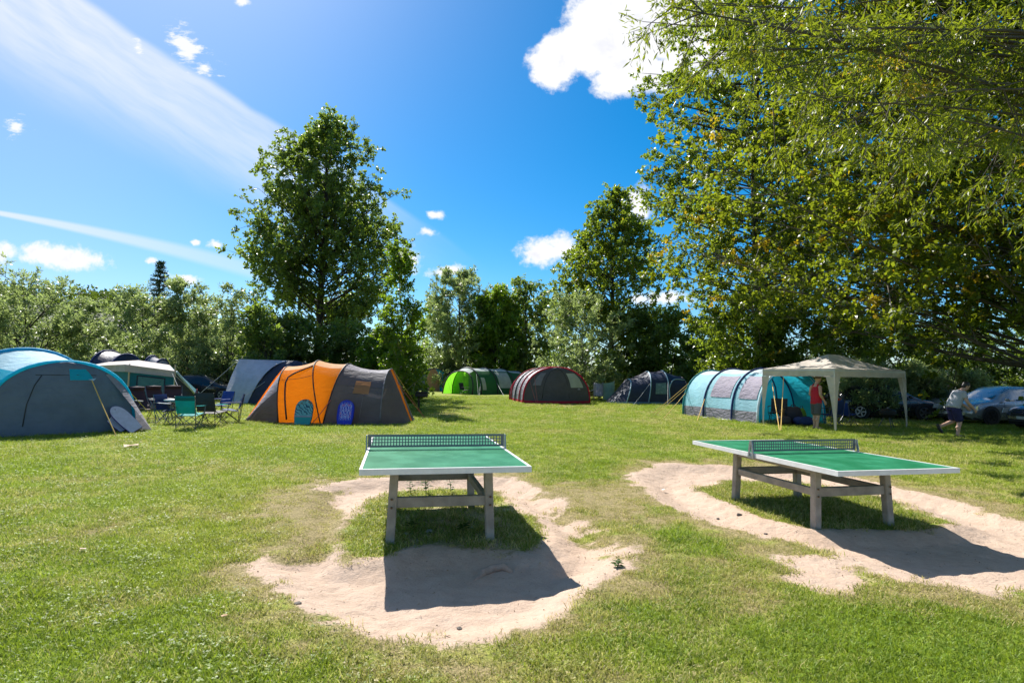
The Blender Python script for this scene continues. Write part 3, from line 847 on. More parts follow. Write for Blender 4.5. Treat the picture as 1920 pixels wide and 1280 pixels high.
# --- blue and grey tunnel tent at the left edge
def tent_blue_grey():
    foot = on_ground(250, 806); a = R(48)
    w = 1.55
    cx, cy = foot.x - w * math.cos(a), foot.y - w * math.sin(a)
    t = thing('tunnel_tent', 'big slate grey and bright blue tunnel tent cut off by the left edge', 'tent', (cx, cy, gz(cx, cy)), a - PI / 2, 'tents pitched round the field')
    A = Ring(0, w, 1.80, 0.0, .95, .74); B = Ring(-1.8, w + .1, 2.13, 0.0, .95, .8, -.52); C = Ring(-3.6, w + .1, 2.08, 0, .9, .75, -1.0); D = Ring(-4.8, w - .1, 1.8, -.2, .85, .8, -1.5); E = Ring(-6.0, w * .6, .05)
    F = Ring(.62, w + .22, .03, 0)
    for (r0, r1, m0, m1) in ((B, A, T_BLUE, T_PALE), (C, B, T_GREYL, T_GREYL), (D, C, T_BLUE, T_PALE)):  # pale roofs between blue sides: sunlight on the tops put into the colour
        panel(t, 'side_panel', r0, r1, 0, .30, m0); panel(t, 'roof_panel', r0, r1, .30, .70, m1); panel(t, 'side_panel', r0, r1, .70, 1, m0)
    panel(t, 'end_panel', E, D, 0, 1, T_GREY)
    fw = end_wall(t, 'front_wall', A, T_GREY, 1, .42)
    w0 = end_wall(t, 'window_blind', A, T_BLUE, 1, .42, .235, .335, .52, .74, .012, 4, 4)
    rp = MB(); p0 = wall_pt(A, .235, .715, 1, .42, .02)
    rp.add([p0 + Vector((0, -.07, .02)), p0 + Vector((.02, .10, .05)), p0 + Vector((.05, .02, -.02))], [(0, 1, 2)]); rp.build('rope_patch', T_PALE, w0)
    wall_line(t, 'door_zip', A, [(.02, .235), (.1, .24), (.2, .25), (.27, .26)], M_BLK, .012, 1, .42)
    wall_line(t, 'door_seam', A, [(.275, .20), (.275, .4), (.275, .6), (.275, .8)], M_BLK, .009, 1, .42)
    # pale wing flap spreading from the arch's right foot
    m = MB(); pr = [A.p(1 - k * .05) for k in range(8)]
    tip = Vector((.50, w + .30, .015))
    m.add([tip, tip + Vector((-.05, -.02, .08))] + pr, [(0, i + 2, i + 3) for i in range(len(pr) - 1)]); m.build('wing_flap', T_GREYL, t, True)
    sleeve(t, A, M_CPIPE, .05); sleeve(t, B, M_BPIPE, .06); sleeve(t, C, M_BPIPE, .06)
    dg = MB(); n = 14; dg.tube([between(C, B, i / n, .12 + .40 * (i / n) ** .8, .012) for i in range(n + 1)], .055, 6); dg.build('diagonal_sleeve', M_CPIPE, t, True)
    m = MB()
    sk = [A.p(.02 * k) for k in range(3)]
    b2 = [wall_pt(A, .0, s / 12, 1, .42, .0) for s in range(13)]
    m.grid([[p + Vector((.0, 0, .0)) for p in b2], [p + Vector((.14, 0, .0)) for p in b2]]); m.build('mud_flap', T_NAVY, t, True)
    inv = t.matrix_basis.inverted()
    rope(t, p0 + Vector((.03, 0, 0)), inv @ on_ground(218, 818), M_ROPE, .013)
    rope(t, A.p(.19, .02), inv @ at(-12, 800, .05), M_ROPE, .012)
    rope(t, A.p(.84, .02), inv @ on_ground(296, 788), M_ROPE, .010)
    return t
tent_blue_grey()

# --- teal trailer tent with beige canopy
def poly_part(root, name, pts, mat, th=0.0):
    """a cloth panel between corner points, subdivided and slightly slack"""
    m = MB()
    pts = [Vector(p) for p in pts]
    n = 8
    if len(pts) == 4:
        P = []
        for i in range(n + 1):
            a = pts[0].lerp(pts[3], i / n); b = pts[1].lerp(pts[2], i / n)
            P.append([a.lerp(b, j / n) for j in range(n + 1)])
        nr = (pts[1] - pts[0]).cross(pts[3] - pts[0]).normalized()
        for i in range(n + 1):
            for j in range(n + 1): P[i][j] = P[i][j] - nr * .035 * math.sin(PI * i / n) * math.sin(PI * j / n)
        m.grid(P)
    else: m.add(pts, [tuple(range(len(pts)))])
    return m.build(name, mat, root, True)

def tent_trailer():
    o = on_ground(247, 770); o.y = 23.6; o.x = at_depth(247, 770, 23.6).x
    t = thing('awning_tent', 'dark teal awning tent under a pale beige canopy beside the ring of camp chairs', 'tent', (o.x, o.y, 0), 0, 'tents pitched round the field')
    g = lambda px, py, Y: at_depth(px, py, Y) - Vector((o.x, o.y, 0))
    c1t = g(245, 686, 23.6); c1b = Vector((c1t.x, c1t.y, 0)); c2t = g(330, 698, 24.4); c2b = Vector((c2t.x, c2t.y, 0))
    c0t = g(172, 689, 26.5); c0b = Vector((c0t.x, c0t.y, 0)); s3 = Vector(g(384, 752, 27.2)); s3.z = 0
    b0 = g(205, 678, 29.5); b2 = g(318, 684, 29.0)
    poly_part(t, 'side_wall', [c0b, c1b, c1t, c0t], T_TEAL)
    fw = poly_part(t, 'front_wall', [c1b, c2b, c2t, c1t], T_TEAL)
    poly_part(t, 'sloping_wall', [c2b, s3, c2t.lerp(s3, .02), c2t], T_NAVY)
    poly_part(t, 'back_wing', [s3, Vector((s3.x - 1, s3.y + 2.5, 0)), b2, c2t], T_TEAL)
    # window
    e = Vector((0, -.02, 0))
    L = lambda u, v: c1b.lerp(c2b, u).lerp(c1t.lerp(c2t, u), v) + e
    w_ = MB(); w_.add([L(.16, .22), L(.76, .22), L(.76, .80), L(.16, .80)], [(0, 1, 2, 3)]); w_.build('window', plain('dim teal window', (0.02, 0.11, 0.12), .3), t)
    fr = MB(); fr.tube([L(.16, .22), L(.76, .22), L(.76, .80), L(.16, .80), L(.16, .22)], .03, 4); fr.build('window_seam', T_NAVY, t)
    # canopy with a hanging valance
    over = Vector((0, -.25, 0))
    k0, k1, k2 = c0t + Vector((-.15, -.2, .06)), c1t + over + Vector((-.05, 0, .06)), c2t + over + Vector((.1, 0, .06))
    poly_part(t, 'canopy', [k0, k1, b0 + Vector((1.5, 0, .1)), b0], T_BEIGE)
    poly_part(t, 'canopy', [k1, k2, b2, b0 + Vector((1.5, 0, .1))], T_BEIGE)
    dz = Vector((0, 0, -.30)); dz2 = Vector((0, 0, -.26)); dz0 = Vector((0, 0, -.22))
    poly_part(t, 'valance', [k0 + dz0, k1 + dz, k1, k0], T_BEIGE)
    poly_part(t, 'valance', [k1 + dz, k2 + dz2, k2, k1], T_BEIGE)
    pole = plain('tan tent pole', (0.42, 0.34, 0.22), .5)
    for q in (c1b, c2b):
        m = MB(); m.tube([q + Vector((0, -.10, 0)), q + Vector((0.02, -.10, 1.9))], .03, 8); m.build('pole', pole, t)
    rm = MB(); rm.tube([c2t + Vector((.05, -.05, .02)), s3 + Vector((0, 0, .03))], .05, 6); rm.build('edge_piping', M_LPIPE, t, True)
    inv = Matrix.Translation((-o.x, -o.y, 0))
    rope(t, c2t + Vector((0, -.3, 0)), inv @ at(358, 778), M_ROPEW, .006)
    rope(t, c2t + Vector((0, -.3, 0)), inv @ at(398, 765), M_ROPEW, .006)
    return t
tent_trailer()

# --- two dark domes behind it
def small_dome(label, px0, px1, ptop, Y, mat, mat2):
    a, b = at_depth(px0, 700, Y), at_depth(px1, 700, Y)
    zt = at_depth((px0 + px1) / 2, ptop, Y).z
    w = (b.x - a.x) / 2
    t = thing('dome_tent', label, 'tent', ((a.x + b.x) / 2, Y, 0), 0, 'tents pitched round the field')
    rs = [Ring(-w, .25, .15), Ring(-w * .62, w * .8, zt * .74), Ring(-w * .15, w, zt), Ring(w * .4, w * .95, zt * .93), Ring(w * .8, w * .7, zt * .55), Ring(w, .25, .12)]
    for i in range(len(rs) - 1): panel(t, 'shell_panel', rs[i], rs[i + 1], 0, 1, mat2 if i == 1 else mat, nt=18)
    for r_ in rs[1:-1]: sleeve(t, r_, M_NAVYP, .05)
    return t
small_dome('dark navy dome tent whose lilac top shows above the beige canopy', 150, 275, 657, 30.5, T_NAVY, F_('lilac grey cloth', (.30, .27, .38), trans=.25))
small_dome('smaller grey dome tent top showing behind the right corner of the beige canopy', 255, 325, 667, 31.5, T_GREYL, T_PALE)

# --- grey white and navy tent
def tent_grey_navy():
    Y = 29.6; f = at_depth(478, 757, Y)
    t = thing('ridge_tent', 'pale grey tent with a navy curved end, half hidden behind the orange tent', 'tent', (f.x, Y, 0), 0, 'tents pitched round the field')
    g = lambda px, py, yy: at_depth(px, py, yy) - Vector((f.x, Y, 0))
    lb = g(417, 757, Y + .4); lb.z = 0; lt = g(449, 673, Y + 1.1); rt = g(548, 676, Y + 1.2); rb = g(463, 757, Y - .3); rb.z = 0; ee = g(560, 757, Y + .2); ee.z = 0
    n = 14
    def curve(k):   # navy seam: from the roof down to the near foot, bowed
        p = rt.lerp(rb, k); p.z = rt.z * (1 - k ** 1.9); return p + Vector((.0, -.25 * math.sin(PI * k), 0))
    m = MB(); m.grid([[lt.lerp(lb, i / n).lerp(curve(i / n), j / 6) + Vector((0, -.18 * math.sin(PI * i / n), 0)) for j in range(7)] for i in range(n + 1)]); m.build('side_panel', F_('pale lilac grey cloth', (.58, .58, .68), trans=.3), t, True)
    m = MB(); m.grid([[curve(i / n), curve(i / n).lerp(Vector((ee.x, ee.y, rt.z * (1 - (i / n) ** 1.6))), .5), Vector((ee.x, ee.y + .3, rt.z * (1 - (i / n) ** 1.6) * .96))] for i in range(n + 1)]); m.build('end_panel', T_NAVY, t, True)
    bt = lt + Vector((.2, 2.2, -.1)); bt2 = rt + Vector((.2, 2.2, -.1)); bb = lb + Vector((.1, 3.4, 0))
    poly_part(t, 'roof_panel', [lt, rt, bt2, bt], F_('white roof cloth', (.62, .62, .66), trans=.25))
    poly_part(t, 'back_panel', [bt, bt2, ee + Vector((0, 3.3, 0)), bb], T_GREYL)
    poly_part(t, 'end_wall', [lb, lt, bt, bb], T_GREYL)
    m = MB(); m.box(((lb.x + ee.x) / 2, .02, .02), (ee.x - lb.x, .5, .03)); m.build('groundsheet', plain('blue groundsheet', (.03, .22, .48), .5), t)
    m = MB(); m.tube([lt, lb], .03, 5); m.build('edge_piping', T_CREAM, t, True)
    rope(t, lt, g(372, 740, Y - 1.5), M_ROPEW, .008, peg=False)
    rope(t, g(497, 715, Y - .2), g(443, 752, Y - 1.5), M_ROPEW, .008)
    return t
tent_grey_navy()

# --- orange and charcoal tunnel tent, side on
def tent_orange():
    o = Vector((-6.0, 19.75, 0))
    t = thing('tunnel_tent', 'orange and charcoal tunnel tent with two bodyboards leaning on its side', 'tent', o, 0, 'tents pitched round the field')
    w = 1.32
    r0 = Ring(-2.85, .75, .03); r1 = Ring(-1.45, w, 1.84, -.22, .9, .78); r2 = Ring(-.10, w, 2.06, -.55, .9, .78); r3 = Ring(-.02, w, 1.96, .42, .9, .8); r4 = Ring(1.80, w, 1.80, .05, .9, .8); r5 = Ring(2.58, .8, .03)
    # left end: charcoal with mesh window and orange edge
    panel(t, 'end_panel', r0, r1, 0, .16, T_CHAR, sag=-.05); panel(t, 'mesh_window', r0, r1, .16, .42, T_GREYL, sag=-.03); panel(t, 'end_panel', r0, r1, .42, 1, T_ORNG, sag=-.05)
    m = MB(); m.tube([between(r0, r1, i / 10, .30 + .12 * i / 10, .012, -.05) for i in range(11)], .035, 6); m.build('edge_piping', T_ORNG, t, True)
    panel(t, 'side_panel', r1, r2, 0, .36, T_ORNG); panel(t, 'roof_panel', r1, r2, .36, .64, F_('sunlit orange roof cloth', (.90, .60, .38), trans=.65, tcol=(1., .75, .5))); panel(t, 'side_panel', r1, r2, .64, 1, T_ORNG)  # roof cloth paler than the sides, painting in the direct sun
    panel(t, 'side_panel', r2, r3, 0, .36, T_ORNG); panel(t, 'roof_panel', r2, r3, .36, .64, F_('sunlit orange roof cloth', (.84, .50, .30))); panel(t, 'side_panel', r2, r3, .64, 1, T_ORNG)
    panel(t, 'side_panel', r3, r4, 0, .20, T_CHAR); panel(t, 'side_panel', r3, r4, .20, .36, T_CHAR); panel(t, 'roof_panel', r3, r4, .36, .64, T_CHARL, sag=.06); panel(t, 'side_panel', r3, r4, .64, 1, T_CHAR)
    panel(t, 'end_panel', r4, r5, 0, .46, T_CHAR, sag=-.04); panel(t, 'end_panel', r4, r5, .46, .54, T_ORNG, sag=-.04); panel(t, 'end_panel', r4, r5, .54, 1, T_CHAR, sag=-.04)
    wn = panel(t, 'window_blind', r3, r4, .15, .245, F_('dull orange blind', (.42, .20, .10), trans=.35, tcol=(.6, .28, .12)), .02, .40, .72, nu=4, nt=4)
    for r_, mm in ((r1, M_BLK), (r2, M_BLK), (r3, M_BLK), (r4, T_CHARL)): sleeve(t, r_, mm, .022)
    # door zip of the orange panel
    m = MB(); P = [between(r1, r2, .20, .01 + .26 * i / 10, .01) for i in range(9)] + [between(r1, r2, .20 + .78 * (i / 8) ** 1.4, .245 + .10 * math.sin(PI / 2 * i / 8), .01) for i in range(1, 9)]
    m.tube(P, .028, 5); m.build('door_zip', M_BLK, t, True)
    m = MB(); m.tube([between(r1, r2, i / 8, .245, .006) for i in range(9)], .008, 4); m.build('seam', T_CHAR, t)
    m = MB(); m.tube([between(r3, r4, i / 10, .20, .006) for i in range(11)], .008, 4); m.build('seam', T_CHAR, t)
    m = MB(); m.tube([between(r3, r4, .62, .0 + .02 * i, .006) for i in range(12)], .006, 4); m.build('seam', T_CHARL, t)
    # slack folds of the silver roof sheet
    inv = Matrix.Translation(-o)
    rope(t, r4.p(.40), inv @ on_ground(797, 784), M_ROPER, .012)
    rope(t, r4.p(.55), inv @ at(790, 772), M_ROPE, .010)
    rope(t, r1.p(.30), inv @ at(486, 790), M_ROPE, .008)
    rope(t, r3.p(.10) + Vector((.05, -.03, 0)), inv @ on_ground(583, 796), M_ROPER, .012)
    m = MB(); P = [r1.p(.0), r2.p(0), r3.p(0), r4.p(0)]
    m.grid([[p + Vector((0, .0, .03)) for p in P], [p + Vector((0, -.10, .004)) for p in P]]); m.build('mud_flap', T_CHAR, t)
    return t
tent_orange()

# --- green tunnel tent far off
def tent_green():
    a = R(46); c = Vector((-4.0, 51.0, 0))
    t = thing('tunnel_tent', 'green tunnel tent with pale windows far back below the grey willow', 'tent', c, a, 'tents pitched round the field')
    w, h = 1.95, 2.35
    A = Ring(0, w, h, .0, .95, .85); B = Ring(2.0, w, h * 1.0, 0, .95, .85); C = Ring(4.2, w, h * .98, 0, .95, .85); D = Ring(6.2, w * .92, h * .9, 0, .85, .75); E = Ring(7.2, w * .6, .05)
    Z = Ring(-1.1, w * 1.02, h * .86, .35, .85, .75)
    ROOF_LIT = F_('sunlit pale roof cloth', (.50, .56, .56), trans=.35)  # sunlit top of the green tent, painted as a pale cloth
    for r0, r1, ms in ((A, B, T_DGREEN), (B, C, T_DGREEN), (C, D, T_DGREEN)):
        panel(t, 'side_panel', r0, r1, 0, .34, ms); panel(t, 'roof_panel', r0, r1, .34, .66, ROOF_LIT); panel(t, 'side_panel', r0, r1, .66, 1, T_GREENLIT)
    panel(t, 'porch_panel', Z, A, .66, 1, T_GREENLIT); panel(t, 'porch_panel', Z, A, .34, .66, ROOF_LIT)
    panel(t, 'window', B, C, .06, .31, T_CREAM, .012, .14, .86, nu=4, nt=6)
    panel(t, 'window', A, B, .04, .20, T_CREAM, .012, .10, .34, nu=3, nt=5)
    panel(t, 'end_panel', D, E, 0, 1, T_DGREEN)
    end_wall(t, 'front_wall', A, T_GREENLIT, -1, .1, s0=.62, s1=1.0)
    end_wall(t, 'front_wall', A, F_('mid green cloth', (.07, .20, .06), trans=.35, tcol=(.10, .34, .10)), -1, .1, s0=0.0, s1=.40)
    end_wall(t, 'inner_wall', B, T_CREAM, -1, .05, s0=.0, s1=1.0)
    for r_ in (Z, A, B, C, D): sleeve(t, r_, M_BLK, .06)
    inv = t.matrix_basis.inverted()
    for (px, py, rr) in ((897, 741, A.p(.28)), (899, 741, A.p(.12)), (945, 742, B.p(.12)), (838, 733, Z.p(.8)), (832, 731, Z.p(.72))):
        rope(t, rr, inv @ at(px, py), M_ROPEW, .010, peg=False)
    return t
tent_green()

# --- dark grey and red tunnel tent
def tent_red():
    a = R(10); fl = Vector((0.70, 34.3, 0)); w = 2.08
    c = fl + Vector((math.cos(a), math.sin(a), 0)) * w
    t = thing('tunnel_tent', 'dark grey tunnel tent with red hoops and hem in the middle of the far row', 'tent', c, a - PI / 2, 'tents pitched round the field')
    A = Ring(0, w, 2.18, .0, .95, .8); rs = [A, Ring(-1.3, w, 2.22, 0, .95, .8), Ring(-2.7, w, 2.22, 0, .95, .8), Ring(-4.1, w, 2.18, 0, .95, .8), Ring(-5.3, w * .95, 1.9, -.1, .95, .8)]
    for r0, r1 in zip(rs[1:], rs[:-1]):
        panel(t, 'hem', r0, r1, 0, .014, T_RED); panel(t, 'side_panel', r0, r1, .014, .40, T_SILV, sag=.05); panel(t, 'roof_panel', r0, r1, .40, .60, T_SILV); panel(t, 'side_panel', r0, r1, .60, 1, T_CHAR)
    panel(t, 'end_panel', Ring(-6.2, w * .6, .05), rs[-1], 0, 1, T_RGREY)
    end_wall(t, 'front_wall', A, T_RGREY, 1, .55)
    end_wall(t, 'hem', A, T_RED, 1, .55, 0, .014, 0, 1, .012, 2, 14)
    end_wall(t, 'window', A, T_CREAM, 1, .55, .12, .30, .70, .92, .012, 5, 5)
    end_wall(t, 'window', A, T_CHARL, 1, .55, .14, .30, .10, .22, .012, 5, 4)
    wall_line(t, 'door_zip', A, [(.03, .26), (.12, .27), (.22, .28), (.32, .30), (.37, .36), (.39, .5), (.37, .60), (.3, .64), (.2, .655), (.03, .66)], M_BLK, .018, 1, .55)
    lg = MB(); p = wall_pt(A, .10, .83, 1, .55, .02); lg.add([p + Vector((0, -.12, 0)), p + Vector((0, .12, 0)), p + Vector((-.0, 0, .12))], [(0, 1, 2)]); lg.build('maker_badge', T_GREYL, t)
    for i, r_ in enumerate(rs): sleeve(t, r_, T_RED if i != 2 else M_BLK, .05)
    inv = t.matrix_basis.inverted()
    rope(t, A.p(.20), inv @ at(1006, 758), M_ROPER, .010); rope(t, A.p(.27), inv @ at(1008, 758), M_ROPER, .010)
    rope(t, A.p(.80), inv @ at(1118, 752), M_ROPER, .010)
    return t
tent_red()

# --- navy dome
def tent_navy():
    Y = 37.2; c = at_depth(1212, 757, Y); c.z = 0
    t = thing('dome_tent', 'navy dome tent with pale blue piping right of the red hooped tent', 'tent', c, R(2), 'tents pitched round the field')
    w = 1.75
    rs = [Ring(-2.55, .9, .06), Ring(-1.75, w, 1.55, .55, .9, .7), Ring(-.35, w, 2.05, .35, .9, .66), Ring(1.0, w, 2.12, -.05, .9, .66), Ring(2.3, w * .95, 1.75, -.15, .9, .7), Ring(3.2, .8, .06)]
    for i in range(5):
        panel(t, 'side_panel', rs[i], rs[i + 1], .0, .36, T_NAVY); panel(t, 'roof_panel', rs[i], rs[i + 1], .36, .64, F_('dark violet cloth', (.05, .05, .085), trans=.12, rough=.45)); panel(t, 'side_panel', rs[i], rs[i + 1], .64, 1, T_NAVY)
    for r_ in rs[1:4]: sleeve(t, r_, M_LPIPE, .035, 0, .5)
    sleeve(t, rs[4], M_BLK, .04)
    m = MB(); P = [between(rs[3], rs[4], i / 10, .30 - .2 * (1 - i / 10) ** 3, .02) for i in range(11)]; m.tube(P, .035, 5); m.build('door_piping', M_LPIPE, t, True)
    panel(t, 'window', rs[2], rs[3], .055, .17, plain('teal grey window', (.13, .21, .23), .25), .03, .28, .86, nu=5, nt=4)
    m = MB(); b = [r_.p(0) for r_ in rs]; m.grid([[p + Vector((0, -.02, .14)) for p in b], [p + Vector((0, -.06, .0)) for p in b]]); m.build('hem', F_('pale blue hem', (.16, .27, .36), trans=.15), t)
    inv = t.matrix_basis.inverted()
    rope(t, rs[2].p(.18), inv @ at(1187, 760), M_ROPEW, .008); rope(t, rs[3].p(.20), inv @ at(1252, 762), M_ROPEW, .008)
    return t
tent_navy()

# --- light blue tunnel tent by the gazebo
def tent_cyan():
    nf = Vector((8.98, 20.9, 0)); ax = Vector((.24, -.97, 0)); a = math.atan2(ax.y, ax.x)
    pr = Vector((.97, .24, 0)); w = 1.45
    c = nf + pr * w; c.z = gz(c.x, c.y)
    t = thing('tunnel_tent', 'light blue tunnel tent with grey side windows and a turquoise front under the gazebo', 'tent', c, a, 'tents pitched round the field')
    mk = lambda x, h=2.06, ww=w, l=0: Ring(x, ww, h, l, .95, .82)
    A, B, C, D, E = mk(0), mk(-1.55), mk(-3.5), mk(-5.1, 2.0), Ring(-6.1, w * .62, .05)
    ROOF_LIT = F_('sunlit blue roof cloth', (.74, .84, .88), trans=.45)  # near white colour paints in the sun on the light blue top
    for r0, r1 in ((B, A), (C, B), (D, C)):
        panel(t, 'mud_flap', r0, r1, 0, .05, T_CHARL, .005); panel(t, 'side_panel', r0, r1, .05, .36, T_CYAN); panel(t, 'roof_panel', r0, r1, .36, .64, ROOF_LIT); panel(t, 'side_panel', r0, r1, .64, 1, T_AQUA)
    panel(t, 'end_panel', E, D, 0, 1, T_CYAN, sag=-.03)
    for r0, r1 in ((B, A), (C, B)):
        pw = panel(t, 'window_cover', r0, r1, .12, .315, F_('grey violet window cloth', (.27, .24, .31), trans=.15, wrinkle=.5), .02, .18, .88, nu=6, nt=6)
    for r_ in (B, C): sleeve(t, r_, M_NAVYP, .05)
    sleeve(t, D, F_('green blue piping', (.02, .24, .26), trans=.2), .05)
    sleeve(t, A, F_('pale front edge', (.55, .66, .72), trans=.3), .05); sleeve(t, Ring(.06, w - .03, 2.02, 0, .95, .82), M_BPIPE, .035)
    # turquoise inner wall with an arched door outline and floor
    end_wall(t, 'inner_wall', B, T_AQUA, 1, .05)
    wall_line(t, 'door_zip', B, [(.03, .28), (.2, .28), (.3, .30), (.37, .38), (.39, .5), (.37, .62), (.3, .70), (.2, .72), (.03, .72)], M_NAVYP, .03, 1, .05, .02)
    wall_line(t, 'door_zip', B, [(.03, .20), (.2, .20), (.3, .20), (.38, .20)], M_NAVYP, .02, 1, .05, .02)
    m = MB(); m.box((-.75, 0, .015), (1.5, 2 * w - .1, .03)); m.build('groundsheet', T_CHARL, t)
    inv = t.matrix_basis.inverted()
    for (px, py, rr, mm) in ((1222, 776, D.p(.26), M_ROPE), (1228, 778, D.p(.20), M_ROPE), (1245, 784, D.p(.14), M_ROPE), (1462, 808, A.p(.24) + Vector((0, .25, 0)), M_ROPE), (1464, 808, A.p(.30) + Vector((.0, .55, 0)), M_ROPE), (1307, 790, C.p(.1), M_ROPE)):
        rope(t, rr, inv @ on_ground(px, py), mm, .013)
    return t
tent_cyan()

# --- small tan tent far off
def tent_tan():
    Y = 60; c = at_depth(812, 731, Y); c.z = 0
    t = thing('small_tent', 'little tan and blue tent half hidden in the shade left of the green tent', 'tent', c, R(70), 'tents pitched round the field')
    A = Ring(0, 2.0, 2.3); B = Ring(2.2, 2.0, 2.3); C = Ring(3.6, 1.2, .06)
    panel(t, 'side_panel', A, B, 0, 1, T_NAVY); panel(t, 'end_panel', B, C, 0, 1, T_NAVY)
    end_wall(t, 'front_wall', A, T_BLUE, -1, .1, s0=0, s1=.30); end_wall(t, 'front_wall', A, F_('tan cloth', (.45, .24, .15), trans=.3), -1, .1, s0=.30, s1=.7); end_wall(t, 'front_wall', A, T_GREY, -1, .1, s0=.7, s1=1)
    sleeve(t, A, M_BLK, .07)
    return t
tent_tan()

# --- gazebo
def gazebo():
    B = Vector((10.36, 18.35, 0)); u = Vector((.866, .5, 0)); v = Vector((-.5, .866, 0)); LU, LV = 4.35, 2.6
    t = thing('gazebo', 'white pop up gazebo on four tapering legs between the light blue tent and the cars', 'gazebo', B, R(30))
    P = lambda i, j, z: Vector((i * LU, j * LV, z))
    ez = 2.0
    n = 8
    cr = [P(0, 0, ez), P(1, 0, ez), P(1, 1, ez), P(0, 1, ez)]
    apex = P(.5, .5, 2.56); ra = [P(.42, .5, 2.55), P(.58, .5, 2.55)]
    sides = ((0, 1, ra[0], ra[1]), (1, 2, ra[1], ra[1]), (2, 3, ra[1], ra[0]), (3, 0, ra[0], ra[0]))
    for a, b, q0, q1 in sides:
        m = MB(); G = []
        for i in range(n + 1):
            k = i / n; row = []
            for j in range(n + 1):
                p = cr[a].lerp(cr[b], j / n).lerp(q0.lerp(q1, j / n), k)
                p.z -= .09 * math.sin(PI * k) * (0.6 + .4 * math.sin(PI * j / n))
                row.append(p)
            G.append(row)
        m.grid(G); m.build('roof_panel', T_WHITE, t, True)
        m = MB(); m.grid([[cr[a].lerp(cr[b], j / 12) + Vector((0, 0, -.25 - .012 * math.sin(j * 2.1))) for j in range(13)], [cr[a].lerp(cr[b], j / 12) for j in range(13)]]); m.build('valance', T_WHITE, t)
    ste = plain('white steel tube', (.55, .55, .55), .4, .3)
    for i, c in enumerate(cr):
        g = gz(*(t.matrix_basis @ c)[:2])
        m = MB(); m.tube([Vector((c.x, c.y, g)), Vector((c.x, c.y, ez - .02))], .018, 6)
        lg = m.build('leg', ste, t)
        du = Vector((1 if c.x < .1 else -1, 0, 0)); dv = Vector((0, 1 if c.y < .1 else -1, 0))
        for d in (du, dv):
            q = MB(); G = []
            o_ = -(du + dv) * .024
            for k in range(9):
                z = g + .06 + (ez - .26 - g - .06) * k / 8; wd = .05 + .24 * (k / 8) ** 1.6
                G.append([Vector((c.x, c.y, z)) + o_ + d * (wd * f) for f in (0, .5, 1)])
            q.grid(G); q.build('leg_drape', T_WHITE, lg, True)
    m = MB()
    for a, b in ((0, 1), (1, 2), (2, 3), (3, 0)): m.bar(cr[a] - Vector((0, 0, .06)), cr[b] - Vector((0, 0, .06)), .022, .03)
    m.build('frame', ste, t)
    return t
gazebo()

# ------------------------------------------------------------------ trees and shrubs
def unit(a): return a / np.maximum(np.linalg.norm(a, axis=-1, keepdims=True), 1e-9)

def leaf_mesh(name, P, D, L, Wd, mat, rg, tint, turn=None, cup=.18):
    """one folded four-cornered leaf per row: P its stalk end, D its direction"""
    n = len(P)
    D = unit(D); rv = unit(rg.normal(size=(n, 3))); rv[:, 2] *= .55; Nn = unit(np.cross(D, rv)); S = np.cross(D, Nn)
    L = L[:, None]; Wd = Wd[:, None]
    mid = P + D * L * .48 + Nn * L * cup * .5
    V = np.stack([P, mid + S * Wd * .5 - Nn * L * cup * .6, P + D * L, mid - S * Wd * .5 - Nn * L * cup * .6], 1).reshape(-1, 3)
    Q = np.arange(4 * n).reshape(n, 4)
    at_ = {'tint': ('FACE', np.clip(tint, 0, 1))}
    if turn is not None: at_['turn'] = ('FACE', np.clip(turn, 0, 1))
    return np_mesh(name, V, Q, [mat], False, at_)

def rods(A, B, ra, rb, n=4):
    """many straight tapering twigs as one mesh's verts and quads"""
    m = len(A); d = unit(B - A)
    h = np.where(np.abs(d[:, 2:3]) > .9, np.array([[1., 0, 0]]), np.array([[0, 0, 1.]]))
    s = unit(np.cross(d, h)); u = np.cross(s, d)
    V = []
    for c, r_ in ((A, ra), (B, rb)):
        for k in range(n):
            a = 2 * PI * k / n
            V.append(c + (s * math.cos(a) + u * math.sin(a)) * np.reshape(r_, (-1, 1)))
    V = np.stack(V, 1).reshape(-1, 3)
    base = np.arange(m)[:, None] * (2 * n)
    Q = np.concatenate([base + np.array([[k, (k + 1) % n, n + (k + 1) % n, n + k]]) for k in range(n)], 0)
    return V, Q

BARK = plain('grey brown bark', (0.095, 0.080, 0.062), .9, 0, .3, 4, .7, 30)
BARKD = plain('dark bark', (0.050, 0.042, 0.034), .9, 0, .3, 4, .7, 30)
BARKL = plain('pale bark', (0.26, 0.24, 0.20), .85, 0, .3, 4, .6, 30)

LEAF_D = leaf_mat('dark broad leaves', (0.054, 0.092, 0.026), (0.118, 0.168, 0.042), (0.34, 0.48, 0.05), .47, .40)
LEAF_M = leaf_mat('maple green leaves', (0.048, 0.088, 0.014), (0.115, 0.170, 0.026), (0.38, 0.50, 0.03), .47, .36, patch=1.0)
LEAF_W = leaf_mat('silver willow leaves', (0.112, 0.160, 0.068), (0.25, 0.31, 0.145), (0.48, 0.60, 0.18), .43, .38, .5)
LEAF_B = leaf_mat('bright fresh leaves', (0.045, 0.100, 0.008), (0.110, 0.180, 0.016), (0.34, 0.52, 0.02), .50, .42)
LEAF_Y = leaf_mat('sunny poplar leaves', (0.034, 0.064, 0.008), (0.092, 0.130, 0.016), (0.38, 0.46, 0.02), .45, .40, .38, patch=1.0)
LEAF_S = leaf_mat('dark spruce needles', (0.022, 0.050, 0.028), (0.045, 0.085, 0.042), (0.06, 0.12, 0.03), .2, .5)
LEAF_F = leaf_mat('far wood leaves', (0.030, 0.058, 0.010), (0.065, 0.100, 0.018), (0.16, 0.24, 0.02), .35, .6)

